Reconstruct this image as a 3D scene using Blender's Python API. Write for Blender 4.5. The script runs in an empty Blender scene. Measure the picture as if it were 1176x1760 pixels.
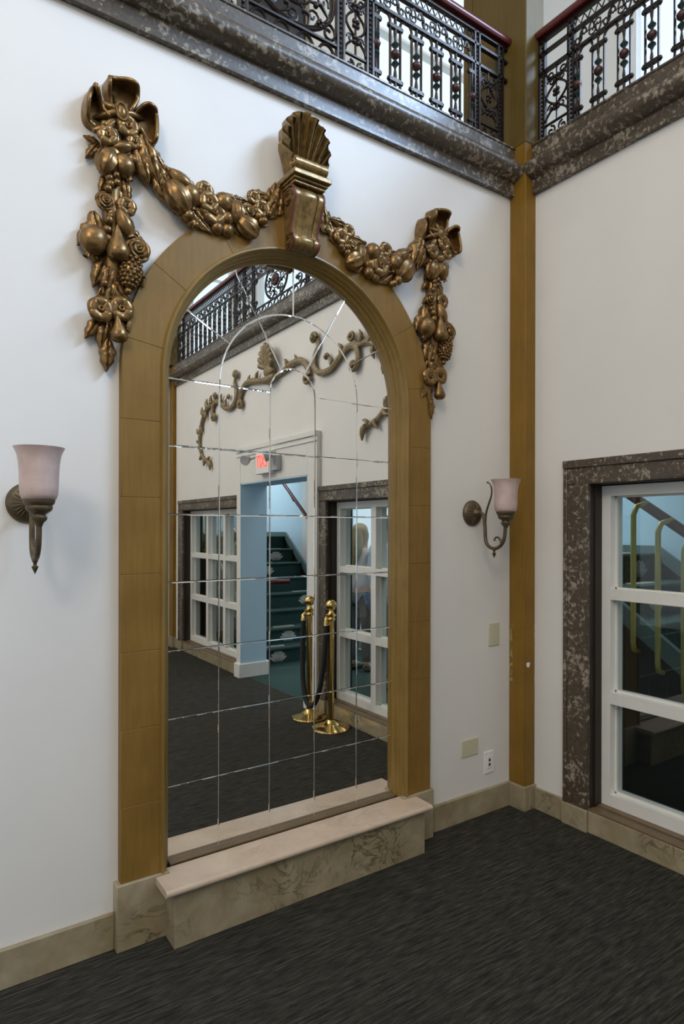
import bpy, bmesh, math, random
from math import sin, cos, pi, radians, sqrt, atan2
from mathutils import Vector, Matrix, noise as mnoise

random.seed(7)
S = bpy.context.scene
COL = S.collection

# ------------------------------------------------------------------ camera
cam_d = bpy.data.cameras.new('camera')
cam = bpy.data.objects.new('camera', cam_d)
COL.objects.link(cam)
cam.location = (-3.0122, -2.5125, 1.62)
YAW = 0.6009
cam.matrix_world = (Matrix.Translation(cam.location) @ Matrix.Rotation(-YAW, 4, 'Z')
                    @ Matrix.Rotation(pi / 2, 4, 'X') @ Matrix.Rotation(0.0021, 4, 'Z'))
cam_d.sensor_fit = 'AUTO'
cam_d.sensor_width = 36.0
cam_d.lens = 1082.4 / 1760 * 36.0
cam_d.shift_y = 30.07 / 1760
cam_d.clip_start = 0.05
S.camera = cam

# ------------------------------------------------------------------ world + lights
wd = bpy.data.worlds.new('sky')
S.world = wd
wd.use_nodes = True
bg = wd.node_tree.nodes['Background']
bg.inputs[0].default_value = (0.74, 0.88, 1.0, 1)
bg.inputs[1].default_value = 1.35


def area(name, loc, aim, sx, sy, power, col):
    d = bpy.data.lights.new(name, 'AREA')
    d.shape = 'RECTANGLE'
    d.size = sx
    d.size_y = sy
    d.energy = power
    d.color = col
    if 'corridor' in name:
        d.spread = radians(125)
    o = bpy.data.objects.new(name, d)
    COL.objects.link(o)
    o.location = loc
    v = Vector(aim) - Vector(loc)
    o.rotation_euler = v.to_track_quat('-Z', 'Y').to_euler()
    return o


area('ceiling_fill', (-4.2, -3.4, 7.6), (-3.6, -3.0, 0), 4.5, 4.0, 110, (1.0, 0.88, 0.74))  # added warm fill light under the closed ceiling, brightens the whole room
area('gallery_window_daylight', (1.93, -3.55, 6.75), (-2.6, -0.4, 3.0), 2.2, 0.9, 330, (0.50, 0.70, 1.0))
area('gallery_window_daylight', (1.93, -6.4, 6.75), (-2.6, -0.4, 3.0), 2.0, 0.9, 170, (0.50, 0.70, 1.0))
area('hall_lamp', (-6.0, -5.0, 5.6), (-0.2, -1.0, 1.6), 1.6, 1.6, 120, (1.0, 0.86, 0.70))
area('corridor_fill', (1.15, -6.9, 3.4), (1.15, -6.5, 0), 1.4, 1.6, 46, (0.92, 0.97, 1.0))  # three added overhead fill lights brighten the stair hall, no real fittings
area('corridor_fill', (1.15, 1.6, 3.4), (1.15, 1.3, 0), 1.4, 1.2, 60, (0.92, 0.97, 1.0))
area('corridor_fill', (1.2, -3.0, 3.4), (1.2, -3.0, 0), 1.2, 1.2, 14, (0.92, 0.97, 1.0))

S.view_settings.view_transform = 'Standard'
S.view_settings.look = 'None'
S.view_settings.gamma = 1
S.view_settings.use_curve_mapping = False
S.view_settings.exposure = 0.08
S.cycles.max_bounces = 12
S.cycles.glossy_bounces = 6
S.cycles.transparent_max_bounces = 12
S.cycles.sample_clamp_indirect = 6.0


# ------------------------------------------------------------------ materials
def new_mat(name):
    m = bpy.data.materials.new(name)
    m.use_nodes = True
    nt = m.node_tree
    b = nt.nodes['Principled BSDF']
    return m, nt, b


def N(nt, typ, **kw):
    n = nt.nodes.new(typ)
    for k, v in kw.items():
        setattr(n, k, v)
    return n


def coords(nt, scale=(1, 1, 1), rot=(0, 0, 0)):
    g = N(nt, 'ShaderNodeNewGeometry')
    mp = N(nt, 'ShaderNodeMapping')
    mp.inputs['Scale'].default_value = scale
    mp.inputs['Rotation'].default_value = rot
    nt.links.new(g.outputs['Position'], mp.inputs['Vector'])
    return mp.outputs['Vector']


def noise(nt, vec, scale, detail=4, rough=0.55, dist=0.0):
    n = N(nt, 'ShaderNodeTexNoise')
    n.inputs['Scale'].default_value = scale
    n.inputs['Detail'].default_value = detail
    n.inputs['Roughness'].default_value = rough
    n.inputs['Distortion'].default_value = dist
    nt.links.new(vec, n.inputs['Vector'])
    return n.outputs['Fac']


def ramp(nt, fac, stops):
    r = N(nt, 'ShaderNodeValToRGB')
    els = r.color_ramp.elements
    while len(els) < len(stops):
        els.new(0.5)
    for e, (p, c) in zip(els, stops):
        e.position = p
        e.color = (c[0], c[1], c[2], 1) if len(c) == 3 else c
    nt.links.new(fac, r.inputs['Fac'])
    return r.outputs['Color']


def mixc(nt, fac, a, b, mode='MIX'):
    m = N(nt, 'ShaderNodeMix', data_type='RGBA', blend_type=mode)
    for sock, v in ((m.inputs[0], fac), (m.inputs[6], a), (m.inputs[7], b)):
        if isinstance(v, (int, float)):
            sock.default_value = v
        elif isinstance(v, tuple):
            sock.default_value = (v[0], v[1], v[2], 1)
        else:
            nt.links.new(v, sock)
    return m.outputs[2]


def bump(nt, b, h, strength=0.2, dist=0.01):
    bn = N(nt, 'ShaderNodeBump')
    bn.inputs['Strength'].default_value = strength
    bn.inputs['Distance'].default_value = dist
    nt.links.new(h, bn.inputs['Height'])
    nt.links.new(bn.outputs['Normal'], b.inputs['Normal'])


def simple(name, col, rough=0.5, metal=0.0, var=0.12, scale=14, bmp=0.0, stretch=(1, 1, 1)):
    m, nt, b = new_mat(name)
    v = coords(nt, stretch)
    f = noise(nt, v, scale, 5)
    lo = tuple(c * (1 - var) for c in col)
    hi = tuple(min(1, c * (1 + var)) for c in col)
    c = ramp(nt, f, [(0.3, lo), (0.7, hi)])
    nt.links.new(c, b.inputs['Base Color'])
    b.inputs['Roughness'].default_value = rough
    b.inputs['Metallic'].default_value = metal
    if bmp:
        bump(nt, b, f, bmp)
    return m


M = {}
M['plaster'] = simple('white_plaster', (0.73, 0.70, 0.655), 0.6, 0, 0.025, 2.2, 0.02)
M['blue_plaster'] = simple('pale_blue_plaster', (0.45, 0.61, 0.71), 0.6, 0, 0.02, 2.0)
M['white_paint'] = simple('white_gloss_paint', (0.72, 0.70, 0.65), 0.35, 0, 0.03, 9)
M['beige'] = simple('beige_plaster', (0.50, 0.43, 0.33), 0.6, 0, 0.04, 3)
M['dark_wood'] = simple('dark_brown_wood', (0.017, 0.009, 0.004), 0.55, 0, 0.25, 8, 0, (8, 8, 0.7))
M['sill_wood'] = simple('brown_metal_strip', (0.16, 0.11, 0.06), 0.4, 0.1, 0.15, 9)
M['burgundy'] = simple('burgundy_handrail_paint', (0.10, 0.012, 0.010), 0.3, 0, 0.15, 12)
M['iron'] = simple('wrought_iron', (0.024, 0.016, 0.012), 0.38, 0.5, 0.25, 30)
M['knob_red'] = simple('rust_red_paint', (0.055, 0.017, 0.013), 0.4, 0.1, 0.2, 40)
M['cup_green'] = simple('dark_green_paint', (0.013, 0.032, 0.030), 0.4, 0.1, 0.2, 40)
M['bronze'] = simple('antique_bronze', (0.105, 0.075, 0.040), 0.45, 0.45, 0.25, 40)
M['brass'] = simple('polished_brass', (0.72, 0.50, 0.18), 0.16, 1.0, 0.05, 10)
M['post_brass'] = simple('satin_brass', (0.50, 0.40, 0.12), 0.35, 0.5, 0.08, 10)
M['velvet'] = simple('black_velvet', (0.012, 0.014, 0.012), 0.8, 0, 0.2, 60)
M['almond'] = simple('almond_plastic', (0.55, 0.52, 0.36), 0.4, 0, 0.02, 9)
M['white_plastic'] = simple('white_plastic', (0.80, 0.78, 0.74), 0.35, 0, 0.02, 9)
M['socket_red'] = simple('dark_red_socket', (0.12, 0.02, 0.015), 0.4, 0, 0.05, 9)
M['screw'] = simple('screw_paint', (0.42, 0.40, 0.29), 0.4, 0.1, 0.02, 9)
M['grey_plastic'] = simple('grey_plastic', (0.42, 0.42, 0.42), 0.4, 0, 0.03, 9)
M['green_carpet'] = simple('dark_green_carpet', (0.010, 0.042, 0.035), 0.95, 0, 0.3, 60, 0.2)
M['shell_carpet'] = simple('cream_carpet_motif', (0.42, 0.40, 0.35), 0.95, 0, 0.2, 60, 0.2)
M['stringer'] = simple('grey_green_paint', (0.10, 0.15, 0.15), 0.5, 0, 0.05, 6)
M['seam'] = simple('pale_seam_backing', (0.55, 0.55, 0.53), 0.5, 0, 0.02, 6)
M['ceiling'] = simple('ceiling_plaster', (0.75, 0.73, 0.70), 0.7, 0, 0.02, 3)
M['paving'] = simple('paving', (0.45, 0.45, 0.44), 0.8, 0, 0.1, 3)
M['skin'] = simple('skin', (0.52, 0.30, 0.21), 0.5, 0, 0.06, 20)
M['blonde'] = simple('blonde_hair', (0.46, 0.33, 0.16), 0.45, 0, 0.25, 60, 0.3, (4, 4, 0.6))
M['brown_hair'] = simple('dark_brown_hair', (0.05, 0.028, 0.018), 0.45, 0, 0.3, 60, 0.3, (4, 4, 0.6))
M['white_shirt'] = simple('white_cotton', (0.66, 0.60, 0.60), 0.8, 0, 0.05, 20)
M['blue_shirt'] = simple('light_blue_cotton', (0.50, 0.62, 0.78), 0.8, 0, 0.05, 20)
M['denim'] = simple('blue_denim', (0.05, 0.09, 0.18), 0.85, 0, 0.2, 60)
M['dark_trousers'] = simple('dark_grey_cloth', (0.10, 0.095, 0.10), 0.85, 0, 0.15, 40)
M['shoe'] = simple('black_leather', (0.02, 0.02, 0.02), 0.4, 0, 0.1, 20)


def mat_ochre(name, a, b_, rough):
    m, nt, b = new_mat(name)
    v = coords(nt, (9, 9, 0.8))
    f = noise(nt, v, 6, 6, 0.6)
    v2 = coords(nt, (1, 1, 1))
    g = noise(nt, v2, 3.5, 4, 0.6)
    c = ramp(nt, f, [(0.25, a), (0.75, b_)])
    c2 = ramp(nt, g, [(0.3, (0.80, 0.78, 0.72)), (0.7, (1.05, 1.05, 1.05))])
    nt.links.new(mixc(nt, 1.0, c, c2, 'MULTIPLY'), b.inputs['Base Color'])
    b.inputs['Roughness'].default_value = rough
    b.inputs['Specular IOR Level'].default_value = 0.3
    bump(nt, b, f, 0.06, 0.004)
    return m


M['ochre'] = mat_ochre('ochre_paint', (0.205, 0.114, 0.023), (0.258, 0.148, 0.034), 0.5)
M['ochre_mould'] = mat_ochre('ochre_gloss_paint', (0.20, 0.125, 0.032), (0.27, 0.17, 0.05), 0.30)
M['pilaster'] = mat_ochre('pilaster_ochre_paint', (0.200, 0.105, 0.011), (0.245, 0.132, 0.017), 0.45)
def wear(m):
    """rubbed paint along the edges of the pilaster at hand height"""
    nt = m.node_tree
    b = nt.nodes['Principled BSDF']
    old = b.inputs['Base Color'].links[0].from_socket
    g = N(nt, 'ShaderNodeNewGeometry')
    sp = N(nt, 'ShaderNodeSeparateXYZ')
    nt.links.new(g.outputs['Position'], sp.inputs[0])

    def mth(op, a, c):
        q = N(nt, 'ShaderNodeMath', operation=op)
        for k, v in enumerate((a, c)):
            if isinstance(v, float):
                q.inputs[k].default_value = v
            else:
                nt.links.new(v, q.inputs[k])
        return q.outputs[0]
    ex = mth('MAXIMUM', mth('GREATER_THAN', sp.outputs[0], -0.010), mth('GREATER_THAN', sp.outputs[1], -0.026))
    ez = mth('LESS_THAN', mth('ABSOLUTE', mth('ADD', sp.outputs[2], -0.91), 0.0), 0.18)
    nn = mth('GREATER_THAN', noise(nt, coords(nt, (60, 60, 22)), 1.0, 4, 0.6), 0.54)
    f = mth('MULTIPLY', mth('MULTIPLY', ex, ez), nn)
    nt.links.new(mixc(nt, f, old, (0.32, 0.27, 0.12)), b.inputs['Base Color'])


wear(M['pilaster'])
M['olive'] = mat_ochre('olive_ochre_paint', (0.105, 0.068, 0.013), (0.13, 0.085, 0.018), 0.5)


def mat_gold(name, col, rough, metal=0.65):
    m, nt, b = new_mat(name)
    v = coords(nt)
    f = noise(nt, v, 38, 5, 0.65)
    c = ramp(nt, f, [(0.34, tuple(x * 0.42 for x in col)), (0.62, col), (0.85, tuple(min(1, x * 1.35) for x in col))])
    nt.links.new(c, b.inputs['Base Color'])
    b.inputs['Metallic'].default_value = metal
    b.inputs['Roughness'].default_value = rough
    bump(nt, b, f, 0.15, 0.003)
    return m


M['gold'] = mat_gold('bronze_gold_paint', (0.255, 0.143, 0.048), 0.30)
M['gold_smooth'] = mat_gold('olive_gold_paint', (0.30, 0.19, 0.065), 0.30, 0.45)
M['scroll_gold'] = mat_gold('dull_gold_paint', (0.32, 0.235, 0.12), 0.5, 0.2)
M['mahogany'] = simple('mahogany_red_paint', (0.13, 0.035, 0.022), 0.35, 0.1, 0.2, 30)


def mat_marble_brown(name):
    m, nt, b = new_mat(name)
    v = coords(nt)
    f = noise(nt, v, 40, 7, 0.62, 0.5)
    big = noise(nt, v, 5, 4, 0.5, 0.3)
    ad = N(nt, 'ShaderNodeMath', operation='MULTIPLY_ADD')
    nt.links.new(big, ad.inputs[0])
    ad.inputs[1].default_value = 0.45
    nt.links.new(f, ad.inputs[2])
    fleck = ramp(nt, ad.outputs[0], [(0.755, (0, 0, 0)), (0.84, (1, 1, 1))])
    fine = noise(nt, v, 70, 3, 0.6)
    base = ramp(nt, fine, [(0.3, (0.048, 0.035, 0.022)), (0.7, (0.095, 0.071, 0.046))])
    fl = ramp(nt, fine, [(0.3, (0.20, 0.165, 0.12)), (0.7, (0.37, 0.32, 0.25))])
    nt.links.new(mixc(nt, fleck, base, fl), b.inputs['Base Color'])
    b.inputs['Roughness'].default_value = 0.36
    return m


M['marble_brown'] = mat_marble_brown('brown_flecked_marble')


def mat_marble_cream(name, lo, hi, vein, vein_amt, green):
    m, nt, b = new_mat(name)
    v = coords(nt)
    f = noise(nt, v, 7, 6, 0.6, 0.4)
    base = ramp(nt, f, [(0.3, lo), (0.7, hi)])
    w = noise(nt, v, 5.5, 6, 0.6, 1.3)
    # thin veins where the noise crosses its middle
    sb = N(nt, 'ShaderNodeMath', operation='SUBTRACT')
    nt.links.new(w, sb.inputs[0])
    sb.inputs[1].default_value = 0.5
    ab = N(nt, 'ShaderNodeMath', operation='ABSOLUTE')
    nt.links.new(sb.outputs[0], ab.inputs[0])
    line = ramp(nt, ab.outputs[0], [(0.0, (1, 1, 1)), (0.030, (0, 0, 0))])
    mask = ramp(nt, noise(nt, v, 2.1, 3, 0.5), [(0.48, (0, 0, 0)), (0.62, (vein_amt,) * 3)])
    mm = N(nt, 'ShaderNodeMath', operation='MULTIPLY')
    nt.links.new(line, mm.inputs[0])
    nt.links.new(mask, mm.inputs[1])
    gr = ramp(nt, noise(nt, v, 4.0, 4, 0.6, 0.8), [(0.48, (0, 0, 0)), (0.68, (green,) * 3)])
    c = mixc(nt, gr, base, (0.22, 0.18, 0.06))
    c = mixc(nt, mm.outputs[0], c, vein)
    nt.links.new(c, b.inputs['Base Color'])
    b.inputs['Roughness'].default_value = 0.28
    return m


M['marble_cream'] = mat_marble_cream('cream_veined_marble', (0.24, 0.19, 0.115), (0.40, 0.335, 0.225), (0.065, 0.052, 0.022), 0.85, 0.35)
M['marble_pink'] = mat_marble_cream('pinkish_beige_marble', (0.52, 0.40, 0.30), (0.64, 0.52, 0.41), (0.36, 0.26, 0.18), 0.35, 0.0)


def mat_carpet():
    m, nt, b = new_mat('charcoal_streaked_carpet')
    v = coords(nt, (4.0, 210, 1))
    f = noise(nt, v, 1.0, 3, 0.6)
    v2 = coords(nt, (12.0, 90, 1))
    g = noise(nt, v2, 1.0, 3, 0.6)
    v3 = coords(nt, (1, 1, 1))
    h = noise(nt, v3, 240, 2, 0.6)
    ad = N(nt, 'ShaderNodeMath', operation='ADD')
    nt.links.new(f, ad.inputs[0])
    nt.links.new(g, ad.inputs[1])
    ad2 = N(nt, 'ShaderNodeMath', operation='MULTIPLY_ADD')
    nt.links.new(h, ad2.inputs[0])
    ad2.inputs[1].default_value = 0.6
    nt.links.new(ad.outputs[0], ad2.inputs[2])
    dv = N(nt, 'ShaderNodeMath', operation='DIVIDE')
    nt.links.new(ad2.outputs[0], dv.inputs[0])
    dv.inputs[1].default_value = 2.6
    c = ramp(nt, dv.outputs[0], [(0.40, (0.012, 0.012, 0.010)), (0.50, (0.034, 0.032, 0.026)), (0.64, (0.085, 0.081, 0.066))])
    nt.links.new(c, b.inputs['Base Color'])
    b.inputs['Roughness'].default_value = 0.95
    b.inputs['Specular IOR Level'].default_value = 0.15
    bump(nt, b, dv.outputs[0], 0.5, 0.01)
    return m


M['carpet'] = mat_carpet()


def mat_mirror():
    m, nt, b = new_mat('silvered_mirror')
    b.inputs['Base Color'].default_value = (0.90, 0.905, 0.89, 1)
    b.inputs['Metallic'].default_value = 1.0
    b.inputs['Roughness'].default_value = 0.0
    return m


M['mirror'] = mat_mirror()


def mat_glass(name, tint, mult):
    m, nt, b = new_mat(name)
    nt.nodes.remove(b)
    out = nt.nodes['Material Output']
    tr = N(nt, 'ShaderNodeBsdfTransparent')
    tr.inputs[0].default_value = (*tint, 1)
    gl = N(nt, 'ShaderNodeBsdfGlossy')
    gl.inputs['Roughness'].default_value = 0.0
    lw = N(nt, 'ShaderNodeLayerWeight')
    lw.inputs['Blend'].default_value = 0.5
    pw = N(nt, 'ShaderNodeMath', operation='POWER')
    nt.links.new(lw.outputs['Facing'], pw.inputs[0])
    pw.inputs[1].default_value = 5.0
    mu = N(nt, 'ShaderNodeMath', operation='MULTIPLY_ADD', use_clamp=True)
    nt.links.new(pw.outputs[0], mu.inputs[0])
    mu.inputs[1].default_value = 0.95
    mu.inputs[2].default_value = 0.045 * mult
    mx = N(nt, 'ShaderNodeMixShader')
    nt.links.new(mu.outputs[0], mx.inputs[0])
    nt.links.new(tr.outputs[0], mx.inputs[1])
    nt.links.new(gl.outputs[0], mx.inputs[2])
    nt.links.new(mx.outputs[0], out.inputs['Surface'])
    return m


M['glass'] = mat_glass('window_glass', (0.84, 0.88, 0.87), 1.7)


def mat_shade():
    m, nt, b = new_mat('pink_frosted_glass')
    v = coords(nt)
    f = noise(nt, v, 16, 4, 0.6)
    c = ramp(nt, f, [(0.3, (0.50, 0.37, 0.33)), (0.7, (0.62, 0.47, 0.42))])
    nt.links.new(c, b.inputs['Base Color'])
    b.inputs['Roughness'].default_value = 0.35
    b.inputs['Subsurface Weight'].default_value = 0.3
    b.inputs['Subsurface Radius'].default_value = (0.03, 0.02, 0.02)
    return m


M['shade'] = mat_shade()


def mat_emit(name, col, s):
    m, nt, b = new_mat(name)
    b.inputs['Base Color'].default_value = (*col, 1)
    b.inputs['Emission Color'].default_value = (*col, 1)
    b.inputs['Emission Strength'].default_value = s
    return m


M['exit_red'] = mat_emit('lit_red_letters', (1.0, 0.10, 0.07), 1.4)


# ------------------------------------------------------------------ mesh helpers
class MB:
    def __init__(self):
        self.v = []
        self.f = []
        self.mi = []
        self.cur = 0

    def add(self, vs, fs, T=None):
        o = len(self.v)
        for p in vs:
            p = Vector(p)
            if T is not None:
                p = T @ p
            self.v.append(p)
        for f in fs:
            self.f.append([i + o for i in f])
            self.mi.append(self.cur)
        return self

    def box(self, x0, x1, y0, y1, z0, z1):
        x0, x1 = min(x0, x1), max(x0, x1)
        y0, y1 = min(y0, y1), max(y0, y1)
        z0, z1 = min(z0, z1), max(z0, z1)
        vs = [(x0, y0, z0), (x1, y0, z0), (x1, y1, z0), (x0, y1, z0), (x0, y0, z1), (x1, y0, z1), (x1, y1, z1), (x0, y1, z1)]
        return self.add(vs, [(0, 3, 2, 1), (4, 5, 6, 7), (0, 1, 5, 4), (1, 2, 6, 5), (2, 3, 7, 6), (3, 0, 4, 7)])

    def tube(self, pts, r, n=8, closed=False, squash=None):
        pts = [Vector(p) for p in pts]
        L = len(pts)
        if not isinstance(r, (list, tuple)):
            r = [r] * L
        tang = []
        for i in range(L):
            if closed:
                t = pts[(i + 1) % L] - pts[i - 1]
            else:
                t = pts[min(i + 1, L - 1)] - pts[max(i - 1, 0)]
            tang.append(t.normalized() if t.length > 1e-9 else Vector((0, 0, 1)))
        up = Vector((0, 0, 1)) if abs(tang[0].z) < 0.9 else Vector((0, 1, 0))
        nrm = (up - tang[0] * up.dot(tang[0])).normalized()
        vs, fs = [], []
        for i in range(L):
            nrm = nrm - tang[i] * nrm.dot(tang[i])
            nrm = nrm.normalized() if nrm.length > 1e-6 else tang[i].orthogonal().normalized()
            bn = tang[i].cross(nrm)
            for k in range(n):
                a = 2 * pi * k / n
                vs.append(pts[i] + nrm * (cos(a) * r[i]) + bn * (sin(a) * r[i]))
        for i in range(L if closed else L - 1):
            j = (i + 1) % L
            for k in range(n):
                fs.append((i * n + k, i * n + (k + 1) % n, j * n + (k + 1) % n, j * n + k))
        if not closed:
            fs.append(tuple(range(n - 1, -1, -1)))
            fs.append(tuple((L - 1) * n + k for k in range(n)))
        return self.add(vs, fs)

    def lathe(self, prof, n=20, T=None, rib=0, ribamp=0.0):
        """prof: (r, z) list, axis z"""
        vs, fs = [], []
        L = len(prof)
        for (r, z) in prof:
            for k in range(n):
                a = 2 * pi * k / n
                rr = r * (1 + ribamp * cos(rib * a)) if rib else r
                vs.append((rr * cos(a), rr * sin(a), z))
        for i in range(L - 1):
            for k in range(n):
                fs.append((i * n + k, i * n + (k + 1) % n, (i + 1) * n + (k + 1) % n, (i + 1) * n + k))
        if prof[0][0] > 1e-5:
            fs.append(tuple(range(n - 1, -1, -1)))
        if prof[-1][0] > 1e-5:
            fs.append(tuple((L - 1) * n + k for k in range(n)))
        return self.add(vs, fs, T)

    def ball(self, c, rx, ry=None, rz=None, n=10, T=None):
        ry = rx if ry is None else ry
        rz = rx if rz is None else rz
        m = max(4, n // 2 + 1)
        prof = [(max(1e-6, sin(pi * i / m)), -cos(pi * i / m)) for i in range(m + 1)]
        B = Matrix.Translation(c) @ Matrix.Diagonal((rx, ry, rz, 1))
        return self.lathe(prof, n, (T @ B) if T is not None else B)

    def prism(self, poly, fn, d0, d1):
        """extrude a 2-D polygon; fn(a, b, d) gives the 3-D point"""
        n = len(poly)
        vs = [fn(a, b, d0) for a, b in poly] + [fn(a, b, d1) for a, b in poly]
        fs = [tuple(range(n)), tuple(range(2 * n - 1, n - 1, -1))]
        for i in range(n):
            j = (i + 1) % n
            fs.append((i, i + n, j + n, j))
        return self.add(vs, fs)

    def sweep(self, rings, closed_profile=True, cap=True):
        """rings: lists of equal length of 3-D points"""
        n = len(rings[0])
        vs = [p for r in rings for p in r]
        fs = []
        for i in range(len(rings) - 1):
            for k in range(n if closed_profile else n - 1):
                k2 = (k + 1) % n
                fs.append((i * n + k, i * n + k2, (i + 1) * n + k2, (i + 1) * n + k))
        if cap and closed_profile:
            fs.append(tuple(range(n - 1, -1, -1)))
            fs.append(tuple((len(rings) - 1) * n + k for k in range(n)))
        return self.add(vs, fs)

    def build(self, name, mat, parent=None, smooth=35, bevel=0, segs=2, subs=0, solid=0, origin=None):
        me = bpy.data.meshes.new(name)
        o3 = Vector(origin) if origin is not None else Vector((0, 0, 0))
        me.from_pydata([tuple(p - o3) for p in self.v], [], self.f)
        mats = mat if isinstance(mat, (list, tuple)) else [mat]
        for m in mats:
            me.materials.append(m)
        if len(mats) > 1:
            for p, k in zip(me.polygons, self.mi):
                p.material_index = k
        bm = bmesh.new()
        bm.from_mesh(me)
        bmesh.ops.remove_doubles(bm, verts=bm.verts, dist=1e-5)
        bmesh.ops.recalc_face_normals(bm, faces=bm.faces)
        bm.to_mesh(me)
        bm.free()
        if smooth:
            me.shade_smooth()
            me.set_sharp_from_angle(angle=radians(smooth))
        me.update()
        o = bpy.data.objects.new(name, me)
        COL.objects.link(o)
        if origin is not None:
            o.location = o3
        if parent is not None:
            o.parent = parent
            o.location = Vector(o.location) - world_loc(parent)
        if solid:
            md = o.modifiers.new('solid', 'SOLIDIFY')
            md.thickness = solid
            md.offset = 0
        if bevel:
            md = o.modifiers.new('bevel', 'BEVEL')
            md.width = bevel
            md.segments = segs
            md.limit_method = 'ANGLE'
            md.angle_limit = radians(40)
        if subs:
            md = o.modifiers.new('sub', 'SUBSURF')
            md.levels = subs
            md.render_levels = subs
        return o


def world_loc(o):
    p = Vector((0, 0, 0))
    while o is not None:
        p += Vector(o.location)
        o = o.parent
    return p


def thing(name, label, cat, loc=(0, 0, 0), group=None):
    o = bpy.data.objects.new(name, None)
    o.empty_display_size = 0.05
    COL.objects.link(o)
    o.location = loc
    o['label'] = label
    o['category'] = cat
    if group:
        o['group'] = group
    return o


def tag(o, label, cat, group=None):
    o['label'] = label
    o['category'] = cat
    if group:
        o['group'] = group
    return o


def struct(o):
    o['kind'] = 'structure'
    return o


def struct_root(name, loc=(0, 0, 0)):
    o = bpy.data.objects.new(name, None)
    COL.objects.link(o)
    o.location = loc
    o['kind'] = 'structure'
    return o


def copy_tree(o, parent=None):
    c = o.copy()
    COL.objects.link(c)
    c.parent = parent
    for ch in o.children:
        copy_tree(ch, c)
    return c

# ================================================================== THE ROOM
# corner of the two walls at x=0, y=0; mirror wall is the plane y=0 (room at y<0),
# window wall is the plane x=0 (room at x<0); the room is 6.1 m long and 7 m wide.
CX, SPR = -1.547, 2.244            # arch centre line and springing height
ZC0, ZC1 = 3.575, 3.86             # cornice
YD = -6.00                         # far end wall
XE = -7.0
ZTOP = 7.8

struct(MB().box(XE - 0.3, 0.05, YD - 2.2, 0.0 + 0.35, -0.12, 0.0).build('floor', M['carpet']))

# ---- mirror wall, with the arched niche cut out
w = MB()
R = 0.71
w.box(XE, CX - R, 0, 0.3, 0, ZC1)
w.box(CX + R, 0.0, 0, 0.3, 0, ZC1)
w.box(CX - R, CX + R, 0, 0.3, 3.1, ZC1)
NA = 32
for i in range(NA):
    a0, a1 = pi * i / NA, pi * (i + 1) / NA
    p0 = (CX + R * cos(a0), SPR + R * sin(a0))
    p1 = (CX + R * cos(a1), SPR + R * sin(a1))
    w.prism([p0, (p0[0], 3.1), (p1[0], 3.1), p1], lambda a, b, d: (a, d, b), 0, 0.3)
w.box(CX - R, CX + R, 0.12, 0.3, 0, 3.1)
struct(w.build('wall_back', M['plaster'], smooth=0))


# ---- window wall: openings (y0, y1, z0, z1)
W1 = (-2.045, -0.475, 0.125, 1.87)
W2 = (-5.56, -3.86, 0.125, 1.87)
DR = (-3.715, -2.305, 0.0, 2.115)


def wall_x(mb, x0, x1, y0, y1, z0, z1, holes):
    ys = sorted({y0, y1, *[h[0] for h in holes], *[h[1] for h in holes]})
    for a, b in zip(ys[:-1], ys[1:]):
        mid = (a + b) / 2
        hs = sorted([h for h in holes if h[0] < mid < h[1]], key=lambda h: h[2])
        z = z0
        for h in hs:
            if h[2] > z + 1e-4:
                mb.box(x0, x1, a, b, z, h[2])
            z = h[3]
        if z < z1 - 1e-4:
            mb.box(x0, x1, a, b, z, z1)
    return mb


def wall_y(mb, y0, y1, x0, x1, z0, z1, holes):
    xs = sorted({x0, x1, *[h[0] for h in holes], *[h[1] for h in holes]})
    for a, b in zip(xs[:-1], xs[1:]):
        mid = (a + b) / 2
        hs = sorted([h for h in holes if h[0] < mid < h[1]], key=lambda h: h[2])
        z = z0
        for h in hs:
            if h[2] > z + 1e-4:
                mb.box(a, b, y0, y1, z, h[2])
            z = h[3]
        if z < z1 - 1e-4:
            mb.box(a, b, y0, y1, z, z1)
    return mb


struct(wall_x(MB(), 0, 0.14, YD, 0.0, 0, ZC1, [W1, W2, DR]).build('wall_right', M['plaster'], smooth=0))
wb = wall_x(MB(), 0.14, 0.26, -8.3, 2.6, 0, 3.5, [W1, W2, DR])
struct(wb.build('wall_corridor', M['blue_plaster'], smooth=0))
struct(wall_y(MB(), YD - 0.25, YD, XE, 0.0, 0, ZC1, [(-4.6, -3.2, 0, 2.2)]).build('wall_near', M['plaster'], smooth=0))
# left side wall with tall windows on two storeys
struct(wall_x(MB(), XE - 0.25, XE, -8.1, 1.9, 0, ZTOP, [(-5.6, -4.0, 0.9, 2.9), (-2.6, -1.0, 0.9, 2.9), (-7.2, -5.2, 4.4, 7.0),
              (-4.4, -2.4, 4.4, 7.0), (-1.6, 0.4, 4.4, 7.0)]).build('wall_left', M['plaster'], smooth=0))

# corridor behind the window wall: far wall with the glazed entrance, two end walls
ENT = (-4.75, -1.95, 0.0, 2.35)
struct(wall_x(MB(), 2.0, 2.2, -8.3, 2.6, 0, 3.5, [ENT]).build('wall_entrance', M['blue_plaster'], smooth=0))
struct(MB().box(0.26, 2.2, 2.6, 2.8, 0, 3.5).build('wall_stair_end', M['blue_plaster'], smooth=0))
struct(MB().box(0.26, 2.2, -8.5, -8.3, 0, 3.5).build('wall_stair_end', M['blue_plaster'], smooth=0))
struct(MB().box(0.05, 2.0, YD - 2.4, 2.6, -0.12, 0.0).build('floor_corridor', M['green_carpet'], smooth=0))
struct(MB().box(2.0, 14, -12, 8, -0.2, -0.05).build('ground', M['paving'], smooth=0))
struct(MB().box(1.975, 2.0, -5.78, -4.82, 0.0, 3.2).build('trim_9', M['white_paint'], smooth=0))

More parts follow.
